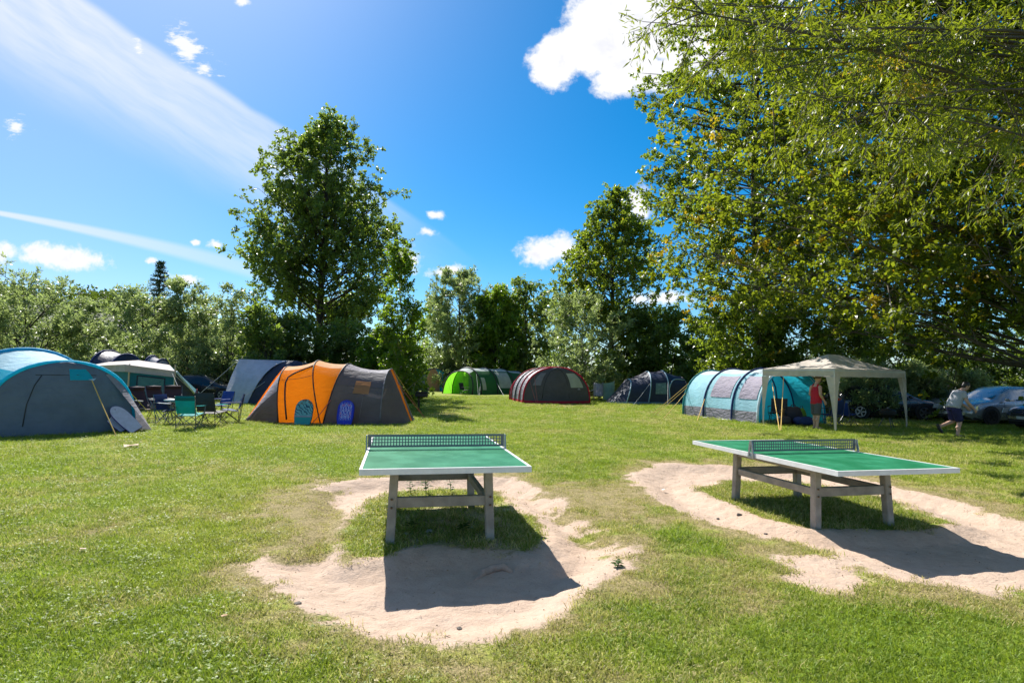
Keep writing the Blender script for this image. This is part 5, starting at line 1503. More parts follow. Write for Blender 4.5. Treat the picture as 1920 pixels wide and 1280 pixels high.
# --- bodyboards
def board_outline(w, h, n=10):
    pts = [(-w * .42, 0), (w * .42, 0), (w * .5, h * .30), (w * .5, h * .62)]
    for k in range(1, n): a = PI * k / n; pts.append((w * .5 * math.cos(a), h * .62 + h * .38 * math.sin(a) ** .9))
    pts += [(-w * .5, h * .62), (-w * .5, h * .30)]
    return pts
def pattern_mat(name, base, ink, ink2, kind):
    m, N = new_mat(name)
    tc = N.n('ShaderNodeTexCoord'); s = N.n('ShaderNodeSeparateXYZ', ins={0: tc.outputs['Object']})
    ax = N.math('ABSOLUTE', s.outputs[0]); y = s.outputs[1]
    v = N.n('ShaderNodeCombineXYZ', ins={0: ax, 1: y, 2: 0}).outputs[0]
    if kind == 'flame':
        w = N.n('ShaderNodeTexWave', wave_type='BANDS', bands_direction='X', ins={'Vector': v, 'Scale': 6.5, 'Distortion': 7.0, 'Detail': 3, 'Detail Scale': 2.2}).outputs['Fac']
        inside = N.math('MULTIPLY', N.smooth(y, .10, .22), N.smooth(y, .78, .58))
        inside = N.math('MULTIPLY', inside, N.smooth(ax, .22, .14))
        c = N.mix(N.math('MULTIPLY', N.smooth(w, .52, .62), inside), (*base, 1), (*ink, 1))
        c = N.mix(N.math('MULTIPLY', N.smooth(N.noise(v, 9, 2).outputs[0], .56, .6), N.math('MULTIPLY', inside, .8)), c, (*ink2, 1))
    else:
        nz = N.noise(tc.outputs['Object'], 8, 3, .6).outputs[0]
        c = N.mix(N.smooth(nz, .50, .56), (*base, 1), (*ink, 1))
        wv = N.n('ShaderNodeTexWave', wave_type='BANDS', bands_direction='DIAGONAL', ins={'Vector': tc.outputs['Object'], 'Scale': 5.0, 'Distortion': 9.0, 'Detail': 2}).outputs['Fac']
        script = N.math('MULTIPLY', N.smooth(wv, .70, .80), N.math('MULTIPLY', N.smooth(y, .30, .36), N.smooth(y, .70, .62)))
        c = N.mix(script, c, (.015, .05, .09, 1))
        c = N.mix(N.math('MULTIPLY', N.smooth(y, .245, .25), N.smooth(y, .275, .27)), c, (*ink2, 1))
        c = N.mix(N.smooth(y, .25, .245), c, (.02, .24, .24, 1))
        c = N.mix(N.math('MULTIPLY', N.smooth(y, .64, .68), N.smooth(N.noise(tc.outputs['Object'], 6, 3).outputs[0], .45, .55)), c, (.13, .10, .06, 1))
    b = N.n('ShaderNodeBsdfPrincipled', ins={'Base Color': c, 'Roughness': .35}); out(N, b.outputs[0]); return m
def bodyboard(label, origin, xa, ya, w, h, mat, edge, group='bodyboards'):
    t = thing('bodyboard', label, 'bodyboard', (0, 0, 0), 0, group)
    xa = xa.normalized(); ya = (ya - xa * ya.dot(xa)).normalized(); za = xa.cross(ya)
    t.matrix_world = Matrix(((xa.x, ya.x, za.x, origin.x), (xa.y, ya.y, za.y, origin.y), (xa.z, ya.z, za.z, origin.z), (0, 0, 0, 1)))
    I = Matrix.Identity(4)
    m = MB(); m.prism(board_outline(w, h), -.045, 0, I); core = m.build('foam_core', edge, t)
    m = MB(); m.prism([(x * .97, y * .985 + .005) for x, y in board_outline(w, h)], .0, .004, I); m.build('deck', mat, t)
    m = MB(); m.lathe([(.012, .004), (.012, .010)], 8, (0, h * .88, 0)); m.build('leash_plug', M_BLK, t)
    return t
LIL = plain('pale lilac deck', (.44, .44, .54), .4); PUR = plain('violet foam', (.10, .05, .30), .5)
T0 = on_ground(249, 812); nose = at_depth(202, 766, T0.y); T0.z += .03
ya = (nose - T0); n_ = Vector((.45, -.65, .6))
bodyboard('pale lilac bodyboard lying aslant with its rounded nose against the blue and grey tent', T0 + Vector((0, .16, .04)), ya.normalized().cross(n_), ya, .36, ya.length, LIL, PUR)
T1 = on_ground(222, 812); n1 = at_depth(177, 770, T1.y); T1.z += .03; yb = n1 - T1
bodyboard('second bodyboard with violet edge lying behind the pale lilac one', T1 + Vector((.0, .30, .06)), yb.normalized().cross(Vector((.25, -.7, .6))), yb, .34, yb.length, LIL, PUR)
o1 = on_ground(566, 797); o1.z += .02
bodyboard('teal bodyboard with dark script leaning on the orange side of the tent', o1, Vector((1, .0, .0)), Vector((.06, .26, .84)), .56, .82, pattern_mat('teal printed deck', (.10, .28, .32), (.16, .36, .40), (.34, .16, .26), 'script'), plain('dark foam', (.05, .09, .10), .5))
o2 = on_ground(645, 797); o2.z += .02
bodyboard('deep blue bodyboard with a white flame print leaning on the charcoal side of the tent', o2, Vector((1, .0, .0)), Vector((.03, .26, .80)), .53, .80, pattern_mat('blue printed deck', (.012, .020, .42), (.40, .44, .70), (.50, .12, .30), 'flame'), plain('blue foam', (.01, .015, .25), .5))

# --- barbecues
p = on_ground(785, 771)
t = thing('barbecue', 'dark box shaped barbecue on a single post in the shade of the slim young tree', 'barbecue', p, R(4))
BLKM = plain('sooty black metal', (.022, .022, .022), .55, .4)
m = MB(); m.box((0, 0, .74), (.74, .42, .20), bev=.02); m.build('fire_box', BLKM, t)
m = MB(); m.box((0, 0, .855), (.78, .46, .03), bev=.008); m.build('rim', BLKM, t)
for k in range(7):
    m = MB(); m.tube([(-.35 + .117 * k, -.21, .878), (-.35 + .117 * k, .21, .878)], .007, 5); m.build('grill_bar', M_STEEL, t)
m = MB(); m.tube([(0.0, 0, -.1), (0.0, 0, .65)], .045, 8); m.build('post', BLKM, t)
p = on_ground(1665, 803)
t = thing('kettle_barbecue', 'round black kettle barbecue on thin legs by the right gazebo leg', 'barbecue', p)
m = MB(); m.lathe([(.06, .36), (.18, .41), (.25, .50), (.26, .54)], 18); m.build('bowl', BLKM, t, True)
m = MB(); m.lathe([(.262, .545), (.24, .62), (.15, .68), (.03, .70)], 18); m.build('lid', BLKM, t, True)
m = MB(); m.tube([(0, 0, .70), (0, 0, .74)], .03, 6); m.build('knob', M_STEEL, t)
for k in range(3):
    a = k * 2 * PI / 3 + .3; m = MB(); m.tube([(.30 * math.cos(a), .30 * math.sin(a), 0), (.10 * math.cos(a), .10 * math.sin(a), .42)], .013, 6); m.build('leg', M_STEEL, t)

# --- under the gazebo and in the mouth of the light blue tent
camp_chair('black camp chair just inside the mouth of the light blue tent', at_depth(1458, 790, 20.9).xy.to_3d(), R(-35), C_BLK, M_DSTEEL)
camp_chair('dark blue camp chair under the gazebo beside the person in red', on_ground(1556, 798), R(200), C_DBLUE, M_STEEL)
camp_chair('light blue camp chair under the gazebo right of its near leg', on_ground(1590, 797), R(120), C_BLUE, M_STEEL, None, .8)
def bag(label, p, s, mat, seed, rz=0):
    t = thing('holdall', label, 'bag', p, rz, 'bags heaped in the tent mouth')
    rg = np.random.default_rng(seed); m = MB(); n = 12; V = []
    rows = []
    for i in range(8):
        a = PI * i / 7; row = []
        for j in range(n):
            b = 2 * PI * j / n; k = 1 + .10 * math.sin(3 * b + seed) * math.sin(2 * a)
            row.append(Vector((s[0] * .5 * math.copysign(abs(math.sin(a) * math.cos(b)) ** .75, math.cos(b)) * k, s[1] * .5 * math.copysign(abs(math.sin(a) * math.sin(b)) ** .75, math.sin(b)) * k, s[2] * .5 * (1 - math.copysign(abs(math.cos(a)) ** .8, math.cos(a))) * k)))
        row.append(row[0]); rows.append(row)
    m.grid(rows); m.build('bag_body', mat, t, True)
    m = MB(); m.tube([(-s[0] * .2, 0, s[2] * .95), (-s[0] * .1, 0, s[2] * 1.12), (s[0] * .1, 0, s[2] * 1.12), (s[0] * .2, 0, s[2] * .95)], .014, 6); m.build('handle', M_BLK, t, True)
    return t
g0 = lambda px, py, Y: Vector((at_depth(px, py, Y).x, Y, gz(at_depth(px, py, Y).x, Y) + .03))
bag('brown holdall in the heap inside the light blue tent', g0(1474, 785, 20.9), (.50, .4, .55), F_('brown cloth', (.22, .10, .035), trans=.05), 1)
bag('black holdall in the middle of the heap inside the light blue tent', g0(1488, 788, 20.7), (.60, .45, .62), C_BLK, 2)
bag('lime green bag at the right of the heap inside the light blue tent', g0(1503, 786, 20.95), (.34, .3, .58), F_('lime cloth', (.12, .26, .02), trans=.1), 3)
bag('dark navy bag lying at the front of the heap', g0(1507, 794, 20.3), (.75, .4, .30), C_DBLUE, 4, .2)
bag('low black bag on the ground at the left of the heap', g0(1469, 794, 20.3), (.50, .35, .30), C_BLK, 6, -.3)
# pale groundsheet edge
p = on_ground(1345, 787)
m = MB(); m.grid([[Vector((p.x + .9 * i / 6 - .2, p.y - 2.2 * i / 6 * 1.0 + .9 + .35 * j, gz(p.x, p.y) + .03 + .02 * math.sin(i * 2 + j))) for j in range(2)] for i in range(7)])
tag(m.build('groundsheet', plain('white plastic sheet', (.6, .6, .62), .5), None, True), 'strip of white plastic sheet on the grass along the light blue tent', 'groundsheet')
# windbreak cloths
def windbreak(label, px0, px1, ptop, pbot, Y, mat, lean):
    a = at_depth(px0, 755, Y); b = at_depth(px1, 755, Y); z0, z1 = max(.12, at_depth(px0, pbot, Y).z), at_depth(px0, ptop, Y).z
    t = thing('windbreak', label, 'windbreak', (a.x, Y, 0), 0, 'windbreaks between the tents'); w = b.x - a.x
    m = MB(); m.grid([[Vector((w * j / 8, .06 * math.sin(j * .8), z0 + (z1 - z0) * i / 5 + lean * j / 8 * i / 5 - .05 * math.sin(PI * j / 8) * (i == 5))) for j in range(9)] for i in range(6)]); m.build('cloth', mat, t, True)
    for x, e in ((0, 0), (w, lean)):
        m = MB(); m.tube([(x, .03, -.05), (x, .03, z1 + e + .06)], .016, 6); m.build('pole', plain('pale wood pole', (.4, .33, .24), .7), t)
windbreak('lilac grey windbreak cloth standing just right of the red hooped tent', 1113, 1131, 717, 742, 39.5, F_('lilac cloth', (.55, .52, .68), trans=.4), 0)
windbreak('pale green windbreak cloth leaning at the left end of the navy dome tent', 1131, 1152, 718, 750, 39.0, F_('pale green cloth', (.38, .56, .45), trans=.45), .15)
# chair by the green tent
camp_chair('black camp chair in the porch of the far green tent', Vector((at_depth(872, 735, 48.6).x, 48.6, 0)), R(60), C_BLK, M_DSTEEL, None, 1.2)

# ------------------------------------------------------------------ cars
GLASS = plain('dark car glass', (.018, .024, .030), .06, 0, .05, 3, spec=.8)
TYRE = plain('tyre rubber', (.016, .016, .017), .85)
RIM = plain('alloy rim', (.40, .41, .43), .32, .8)
RIMD = plain('black rim', (.035, .035, .038), .35, .5)
DARKP = plain('black plastic', (.02, .02, .022), .6)
LAMP = plain('headlamp glass', (.62, .66, .70), .08, .2, .05, 4, spec=.8)
def car(label, loc, rz, paint, rim=RIM, hatch=True, group='parked cars'):
    """front towards local +x, 4.3 m long"""
    t = thing('parked_car', label, 'car', (loc.x, loc.y, gz(loc.x, loc.y)), rz, group)
    L = 4.3
    #        x,   z top, z belt, half width, z bottom
    ST = [(-2.12, .78, .72, .70, .42), (-2.05, .98, .80, .80, .30), (-1.85, 1.18, .90, .85, .22), (-1.45, 1.40, .93, .88, .20), (-.9, 1.47, .93, .89, .20), (-.3, 1.49, .92, .89, .20), (.2, 1.45, .91, .89, .20), (.62, 1.28, .90, .89, .20), (1.02, 1.02, .89, .89, .20), (1.2, .93, .88, .88, .20), (1.6, .87, .82, .86, .20), (1.95, .76, .70, .80, .22), (2.10, .62, .58, .72, .30), (2.16, .48, .46, .64, .36)]
    def sec(x, zt, zb, hw, z0):
        if zt - zb > .12:
            q = [(hw * .90, z0), (hw, z0 + .16), (hw, zb - .10), (hw * .965, zb), (hw * .80, zb + (zt - zb) * .70), (hw * .70, zt - .05), (hw * .45, zt)]
        else:
            q = [(hw * .90, z0), (hw, z0 + .12), (hw, zb - .10 if zb - .1 > z0 + .13 else z0 + .14), (hw * .95, zb - .02), (hw * .85, (zb + zt) / 2), (hw * .7, zt - .01), (hw * .4, zt)]
        pts = [Vector((x, y, z)) for y, z in q]
        return pts + [Vector((x, -y, z)) for y, z in reversed(q)]
    S = [sec(*s) for s in ST]
    m = MB(); m.grid(S); n = len(S[0]); m.add(S[0], [tuple(range(n))]); m.add(S[-1], [tuple(range(n - 1, -1, -1))])
    m.add([S[i][0] for i in range(len(S))] + [S[i][-1] for i in range(len(S))], [(i, i + 1, len(S) + i + 1, len(S) + i) for i in range(len(S) - 1)])
    body = m.build('body', paint, t, True)
    e = .006
    def glass(name, i0, i1, j0, j1, shr=.08):
        q = MB()
        for flip in (False, True) if name == 'side_window' else (False,):
            A = [S[i0][j0], S[i1][j0], S[i1][j1], S[i0][j1]]
            if flip: A = [Vector((p.x, -p.y, p.z)) for p in A]
            c = sum(A, Vector()) / 4; nr = (A[1] - A[0]).cross(A[3] - A[0]).normalized()
            if nr.dot(c - Vector((0, 0, .9))) < 0: nr = -nr
            q = MB(); q.add([c + (p - c) * (1 - shr) + nr * e for p in A], [(0, 1, 2, 3)]); q.build(name, GLASS, t)
    glass('side_window', 3, 4, 3, 5); glass('side_window', 4, 6, 3, 5, .06); glass('side_window', 6, 7, 3, 5, .06)
    # screens
    def screen(name, i0, i1):
        P = [S[i0][5], S[i1][4], S[i1][-5], S[i0][-6]]
        c = sum(P, Vector()) / 4; nr = (P[1] - P[0]).cross(P[3] - P[0]).normalized()
        if nr.z < 0: nr = -nr
        q = MB(); q.add([c + (p - c) * .90 + nr * .03 for p in P], [(0, 1, 2, 3)]); q.build(name, GLASS, t)
    screen('windscreen', 6, 8); screen('rear_window', 3, 2)
    for x in (-1.30, 1.30):
        for s in (-1, 1):
            ar = MB(); ar.lathe([(.385, 0), (.385, .012)], 22, (0, 0, 0), Matrix.Translation((x, s * .886, .35)) @ Matrix.Rotation(-s * PI / 2, 4, 'X')); ar.build('wheel_arch', DARKP, t)
            Mx = Matrix.Translation((x, s * .80, .325)) @ Matrix.Rotation(-s * PI / 2, 4, 'X')
            w_ = MB(); w_.lathe([(.20, -.02), (.30, -.02), (.325, .03), (.325, .08), (.31, .11), (.24, .115), (.22, .10)], 24, (0, 0, 0), Mx); wh = w_.build('wheel', TYRE, t, True)
            r_ = MB(); r_.lathe([(.225, .09), (.22, .108), (.195, .108), (.185, .085), (.02, .075)], 24, (0, 0, 0), Mx); rm = r_.build('rim', rim, wh)
            for k in range(5):
                a = k * 2 * PI / 5; q = MB(); q.bar((.03 * math.cos(a), .03 * math.sin(a), .105), (.205 * math.cos(a), .205 * math.sin(a), .105), .05, .02)
                q.v = [tuple(Mx @ Vector(p)) for p in q.v]; q.build('spoke', rim, wh)
    for s in (-1, 1):
        q = MB(); q.prism([(0, 0), (.34, -.02), (.30, .13), (.05, .15)], -.03, .02, Matrix.Translation((1.74, s * .80, .58)) @ Matrix.Rotation(s * .35, 4, 'Z') @ Matrix.Rotation(PI / 2, 4, 'X')); q.build('headlight', LAMP, t)
        q = MB(); q.box((-2.06, s * .66, .80), (.10, .22, .16), bev=.02); q.build('tail_light', plain('red lamp', (.35, .01, .015), .2), t)
        q = MB(); q.lathe([(.0, -.10), (.07, -.08), (.085, 0), (.07, .06), (0, .08)], 10, (0, 0, 0), Matrix.Translation((.70, s * 1.0, .98)) @ Matrix.Rotation(PI / 2, 4, 'X') @ Matrix.Scale(.8, 4, (0, 1, 0))); q.build('mirror', paint, t, True)
        q = MB(); q.box((-.05, s * .893, .79), (.16, .014, .03)); q.build('door_handle', paint, t)
        for x0 in (.72, -.30, -1.18):
            q = MB(); q.box((x0, s * .8895, .58), (.010, .006, .58)); q.build('door_gap', DARKP, t)
    q = MB(); q.box((2.135, 0, .50), (.05, .95, .13), bev=.02); q.build('grille', DARKP, t)
    q = MB(); q.box((2.15, 0, .31), (.06, 1.1, .10), bev=.02); q.build('air_intake', DARKP, t)
    q = MB(); q.box((2.175, 0, .42), (.02, .50, .10)); q.build('number_plate', plain('blank plate', (.6, .6, .58), .4), t)
    q = MB(); q.box((0, 0, .24), (3.9, 1.55, .12)); q.build('underbody', DARKP, t)
    return t
SILV = plain('silver car paint', (.42, .43, .45), .28, .55, .04, 2, coat=.6)
WHITP = plain('white car paint', (.62, .62, .63), .3, .0, .04, 2, coat=.6)
DARKC = plain('dark car paint', (.035, .036, .042), .22, .4, .06, 2, coat=.8)
BLUEC = plain('deep blue car paint', (.02, .035, .10), .22, .4, .06, 2, coat=.8)
def at_wheel(px, py): return on_ground(px, py)
w = Vector((at_depth(1858, 795, 21.8).x, 21.8, 0))
car('silver car with black wheels parked at the right edge behind the walking person', Vector((w.x + 1.28, w.y + 1.15, 0)), R(188), SILV, RIMD)
w = Vector((at_depth(1732, 788, 24.2).x, 24.2, 0))
car('dark car with a bright alloy wheel parked right of the gazebo', Vector((w.x - 1.2, w.y + .95, 0)), R(-4), DARKC, RIM)
w = Vector((at_depth(1755, 785, 25.0).x, 25.0, 0))
car('white car whose front bumper shows left of the walking person', Vector((w.x + 2.1, w.y + 1.4, 0)), R(196), WHITP, RIM)
w = Vector((at_depth(1910, 790, 19.6).x, 19.6, 0))
car('dark blue car of which only the headlight shows at the right edge', Vector((w.x + 2.5, w.y + .3, 0)), R(183), BLUEC, RIM)
car('dark car half hidden behind the pale grey ridge tent below the willow hedge', Vector((at_depth(385, 740, 34.5).x, 34.5, 0)), R(5), DARKC, RIM)
# white caravans glinting through the hedges
def caravan(label, p, rz, Lc=5.0):
    t = thing('caravan', label, 'caravan', p, rz, 'caravans behind the hedges')
    wp = plain('white caravan skin', (.70, .70, .68), .35)
    prof = [(-Lc / 2, .55), (-Lc / 2 + .1, .40), (Lc / 2 - .1, .40), (Lc / 2, .6), (Lc / 2 - .05, 1.5), (Lc / 2 - .35, 2.35), (Lc / 2 - .7, 2.5), (-Lc / 2 + .5, 2.52), (-Lc / 2 + .08, 2.2)]
    m = MB(); m.prism(prof, -1.1, 1.1, Matrix.Rotation(PI / 2, 4, 'X')); m.build('body', wp, t)
    for x in (-1.4, .2, 1.5):
        m = MB(); m.box((x, -1.105, 1.65), (.9, .02, .6), bev=.008); wn = m.build('window', GLASS, t)
    m = MB(); m.box((-.6, -1.106, 1.25), (.6, .02, 1.6)); dr = m.build('door', plain('caravan door', (.62, .62, .60), .4), t)
    for s in (-1, 1):
        m = MB(); m.lathe([(.1, 0), (.3, 0), (.31, .1), (.3, .18), (.1, .18)], 18, (0, 0, 0), Matrix.Translation((0, s * .9 + (-.18 if s < 0 else 0) * 1, .31)) @ Matrix.Rotation(-PI / 2, 4, 'X')); m.build('wheel', TYRE, t)
    m = MB(); m.bar((Lc / 2, 0, .45), (Lc / 2 + 1.1, 0, .45), .08, .08); m.build('drawbar', M_STEEL, t)
    return t
caravan('white caravan glinting through the hedge behind the red hooped tent', Vector((at_depth(1105, 700, 52).x, 52, 0)), R(10))
caravan('white caravan glinting through the hedge behind the walking person', Vector((at_depth(1790, 700, 36).x, 36, 0)), R(-8))
caravan('white caravan glinting low behind the hedge above the camp table', Vector((at_depth(395, 700, 40).x, 40, 0)), R(12))

# ------------------------------------------------------------------ people
SKIN = plain('skin', (.50, .29, .21), .5, 0, .06, 12)
HAIR = plain('dark hair', (.020, .014, .010), .5)
HAIRG = plain('short brown hair', (.09, .055, .035), .6)
def limb(m, pts, rad, flat=1.0, n=14, side=Vector((0, 1, 0))):
    """closed tapering form round a path; flat scales it across (local y)"""
    pts = [Vector(p) for p in pts]; rows = []
    k = len(pts)
    pts2 = [pts[0] - (pts[1] - pts[0]).normalized() * rad[0] * .55] + pts + [pts[-1] + (pts[-1] - pts[-2]).normalized() * rad[-1] * .55]
    r2 = [rad[0] * .45] + list(rad) + [rad[-1] * .45]
    V = []; F = []
    for i, p in enumerate(pts2):
        d = (pts2[min(i + 1, len(pts2) - 1)] - pts2[max(i - 1, 0)]).normalized()
        s = (side - d * side.dot(d)); s = s.normalized() if s.length > 1e-3 else d.orthogonal().normalized()
        u = s.cross(d)
        for j in range(n):
            a = 2 * PI * j / n; V.append(p + s * (math.cos(a) * r2[i] * flat) + u * (math.sin(a) * r2[i]))
    L = len(pts2)
    for i in range(L - 1):
        for j in range(n): F.append((i * n + j, i * n + (j + 1) % n, (i + 1) * n + (j + 1) % n, (i + 1) * n + j))
    F += [tuple(range(n - 1, -1, -1)), tuple(range((L - 1) * n, L * n))]
    m.add(V, F)
def ball(m, c, r, n=12):
    c = Vector(c); r = Vector(r) if not isinstance(r, (int, float)) else Vector((r, r, r)); V = []; F = []
    for i in range(n + 1):
        a = PI * i / n
        for j in range(n): b = 2 * PI * j / n; V.append(c + Vector((r.x * math.sin(a) * math.cos(b), r.y * math.sin(a) * math.sin(b), r.z * math.cos(a))))
    for i in range(n):
        for j in range(n): F.append((i * n + j, (i + 1) * n + j, (i + 1) * n + (j + 1) % n, i * n + (j + 1) % n))
    m.add(V, F)
def hand(m, wrist, d, curl, inward):
    """palm, four unequal fingers and a thumb, gently curled; d points down the hand, curl towards the palm side"""
    d = Vector(d).normalized(); c = Vector(curl); c = (c - d * c.dot(d)).normalized(); s = d.cross(c).normalized()
    if s.dot(Vector(inward)) < 0: s = -s
    w = Vector(wrist); limb(m, [w, w + d * .05, w + d * .085], [.024, .032, .032], 1.25, 10, s)
    for k, ln in enumerate((.068, .078, .073, .058)):
        b = w + d * .09 + s * (.030 - .020 * k); p1 = b + d * ln * .5 + c * .008; p2 = b + d * ln * .82 + c * .032
        limb(m, [b - d * .02, p1, p2], [.010, .0095, .0085], 1, 8, s)
    b = w + d * .03 + s * .03; limb(m, [b, b + s * .025 + d * .03 + c * .012, b + s * .025 + d * .058 + c * .03], [.013, .011, .009], 1, 8, s)
def head(m, c, tilt):
    """skull, jaw, nose, ears and neck root; faces local +x turned down by tilt"""
    Rm = Matrix.Rotation(tilt, 3, 'Y'); f = lambda v: Vector(c) + Rm @ Vector(v)
    V0 = len(m.v)
    tmp = MB()
    ball(tmp, (0, 0, .03), (.098, .078, .095)); ball(tmp, (.025, 0, -.045), (.070, .058, .075)); ball(tmp, (.098, 0, -.01), (.022, .013, .024)); ball(tmp, (.082, 0, -.055), (.018, .024, .010), 8); ball(tmp, (.055, 0, -.10), (.030, .028, .020), 8)
    for s in (-1, 1): ball(tmp, (-.005, s * .078, -.01), (.022, .012, .034), 8); ball(tmp, (.083, s * .03, .035), (.018, .022, .008), 8)
    m.add([f(v) for v in tmp.v], tmp.f)
    return f
def finish(m, name, mat, root, vox, sm=3):
    o = m.build(name, mat, root); blob_remesh(o, vox, sm); return o
def eyes(root, f):
    for s in (-1, 1):
        e = MB(); ball(e, f((.088, s * .032, .018)), (.010, .012, .009), 8); e.build('eye', plain('eye', (.03, .02, .015), .2), root, True)

# person in a red vest
p = on_ground(1531, 804)
t = thing('person', 'person in a red sleeveless top and grey shorts standing under the gazebo with lowered head', 'person', p, R(12))
m = MB()
for s, dx in ((1, .03), (-1, -.05)):
    limb(m, [(0, s * .09, .92), (dx * .6 + .015, s * .10, .50), (dx - .02, s * .105, .09)], [.088, .062, .042]); limb(m, [(dx - .02, s * .105, .30), (dx - .03, s * .105, .33)], [.052, .054])
    limb(m, [(dx - .07, s * .105, .045), (dx + .03, s * .11, .045), (dx + .15, s * .12, .03)], [.036, .040, .028], 1.15)
limb(m, [(0, 0, .92), (.02, 0, 1.08), (.02, 0, 1.30), (.01, 0, 1.42)], [.125, .125, .125, .085], 1.35)
limb(m, [(.01, 0, 1.44), (.05, 0, 1.56)], [.058, .055])
hf = head(m, (.095, 0, 1.645), .35)
for s in (1, -1):
    el = Vector((-.03, s * .235, 1.14)); wr = Vector((.13, s * .225, .93)) if s < 0 else Vector((.17, .20, .98))
    limb(m, [(.01, s * .17, 1.41), (0, s * .205, 1.36), el], [.055, .056, .042]); limb(m, [el, el.lerp(wr, .3), wr], [.042, .042, .027])
    hand(m, wr, wr - el + Vector((0, 0, -.10)), (0.2, -s, .1), (1, 0, .2))
bd = finish(m, 'body', SKIN, t, .0065)
eyes(t, hf)
m = MB(); ball(m, hf((-.022, 0, .055)), (.098, .086, .085)); finish(m, 'hair', HAIRG, t, .009, 2)
m = MB(); limb(m, [(0, 0, .84), (.02, 0, 1.06), (.025, 0, 1.28), (.012, 0, 1.40)], [.150, .150, .143, .10], 1.36)
for s in (1, -1): limb(m, [(.01, s * .10, 1.36), (.0, s * .105, 1.475)], [.05, .032])
finish(m, 'sleeveless_top', F_('red vest cloth', (.50, .012, .030), trans=.1), t, .010)
m = MB(); ball(m, (.155, 0, 1.22), (.012, .075, .11), 10); m.build('shirt_print', plain('yellow print', (.70, .36, .03), .6), t, True)
m = MB(); limb(m, [(0, 0, .90), (0, 0, .80)], [.138, .125], 1.38)
for s, dx in ((1, .03), (-1, -.05)): limb(m, [(0, s * .09, .86), (dx * .5, s * .10, .50)], [.115, .098])
finish(m, 'shorts', F_('grey shorts cloth', (.085, .085, .095), trans=.05), t, .010)

# walking person bent forward
p = on_ground(1791, 819)
t = thing('person', 'person in a grey T-shirt and navy shorts striding with bent back past the silver car', 'person', p, R(-4))
m = MB()
hp = Vector((-.02, 0, .86))
limb(m, [hp + Vector((0, -.09, 0)), (.07, -.10, .47), (.0, -.10, .09)], [.098, .066, .044]); limb(m, [(.02, -.10, .31), (.015, -.10, .28)], [.060, .058])
limb(m, [(-.05, -.10, .045), (.06, -.105, .045), (.16, -.11, .03)], [.038, .04, .028], 1.15)
kn = Vector((.02, .10, .46)); an = Vector((-.37, .10, .30))
limb(m, [hp + Vector((0, .09, 0)), kn, kn.lerp(an, .02)], [.098, .068, .066]); limb(m, [kn, kn.lerp(an, .35), an], [.064, .058, .043])
limb(m, [an + Vector((-.03, 0, .05)), an + Vector((0, 0, -.04)), an + Vector((.07, 0, -.16))], [.038, .04, .028], 1.1, 12)
limb(m, [hp, (.02, 0, 1.02), (.12, 0, 1.24), (.20, 0, 1.36)], [.135, .14, .135, .09], 1.32)
limb(m, [(.20, 0, 1.36), (.29, 0, 1.44)], [.06, .056])
hf = head(m, (.345, 0, 1.50), .62)
for s in (-1, 1):
    sh = Vector((.16, s * .18, 1.33)); el = Vector((.20, s * .25, 1.05)) if s < 0 else Vector((.26, .24, 1.06)); wr = Vector((.40, s * .22, .86)) if s < 0 else Vector((.46, .18, .90))
    limb(m, [sh, sh.lerp(el, .2), el], [.058, .058, .045]); limb(m, [el, el.lerp(wr, .3), wr], [.045, .044, .029])
    hand(m, wr, wr - el + Vector((0, 0, -.05)), (.1, -s, -.3), (.4, 0, .9))
finish(m, 'body', SKIN, t, .0065); eyes(t, hf)
m = MB(); ball(m, hf((-.025, 0, .045)), (.102, .090, .095)); ball(m, hf((-.06, 0, -.03)), (.06, .07, .06)); finish(m, 'hair', HAIR, t, .009, 2)
m = MB(); limb(m, [(-.04, 0, .88), (.015, 0, 1.03), (.12, 0, 1.24), (.19, 0, 1.35)], [.165, .165, .155, .10], 1.33)
for s in (-1, 1):
    sh = Vector((.15, s * .17, 1.33)); el = Vector((.20, s * .25, 1.05)); limb(m, [sh, sh.lerp(el, .55)], [.078, .072])
finish(m, 't_shirt', F_('grey marl cloth', (.42, .42, .46), trans=.1), t, .010)
m = MB(); limb(m, [(-.03, 0, .96), (-.02, 0, .82)], [.150, .145], 1.36)
limb(m, [hp + Vector((0, -.09, -.02)), (.06, -.10, .50)], [.125, .105]); limb(m, [hp + Vector((0, .09, -.02)), kn + Vector((0, 0, .06))], [.125, .105])
finish(m, 'shorts', F_('navy shorts cloth', (.016, .016, .075), trans=.05), t, .010)
for nm, a, b, c in (('shoe', (-.06, -.10, .035), (.06, -.105, .035), (.17, -.11, .025)), ('shoe', an + Vector((-.045, 0, .045)), an + Vector((-.01, 0, -.055)), an + Vector((.07, 0, -.175)))):
    m = MB(); limb(m, [a, b, c], [.047, .047, .036], 1.1, 12); finish(m, 'shoe', plain('dark shoe', (.02, .02, .025), .6), t, .009, 2)

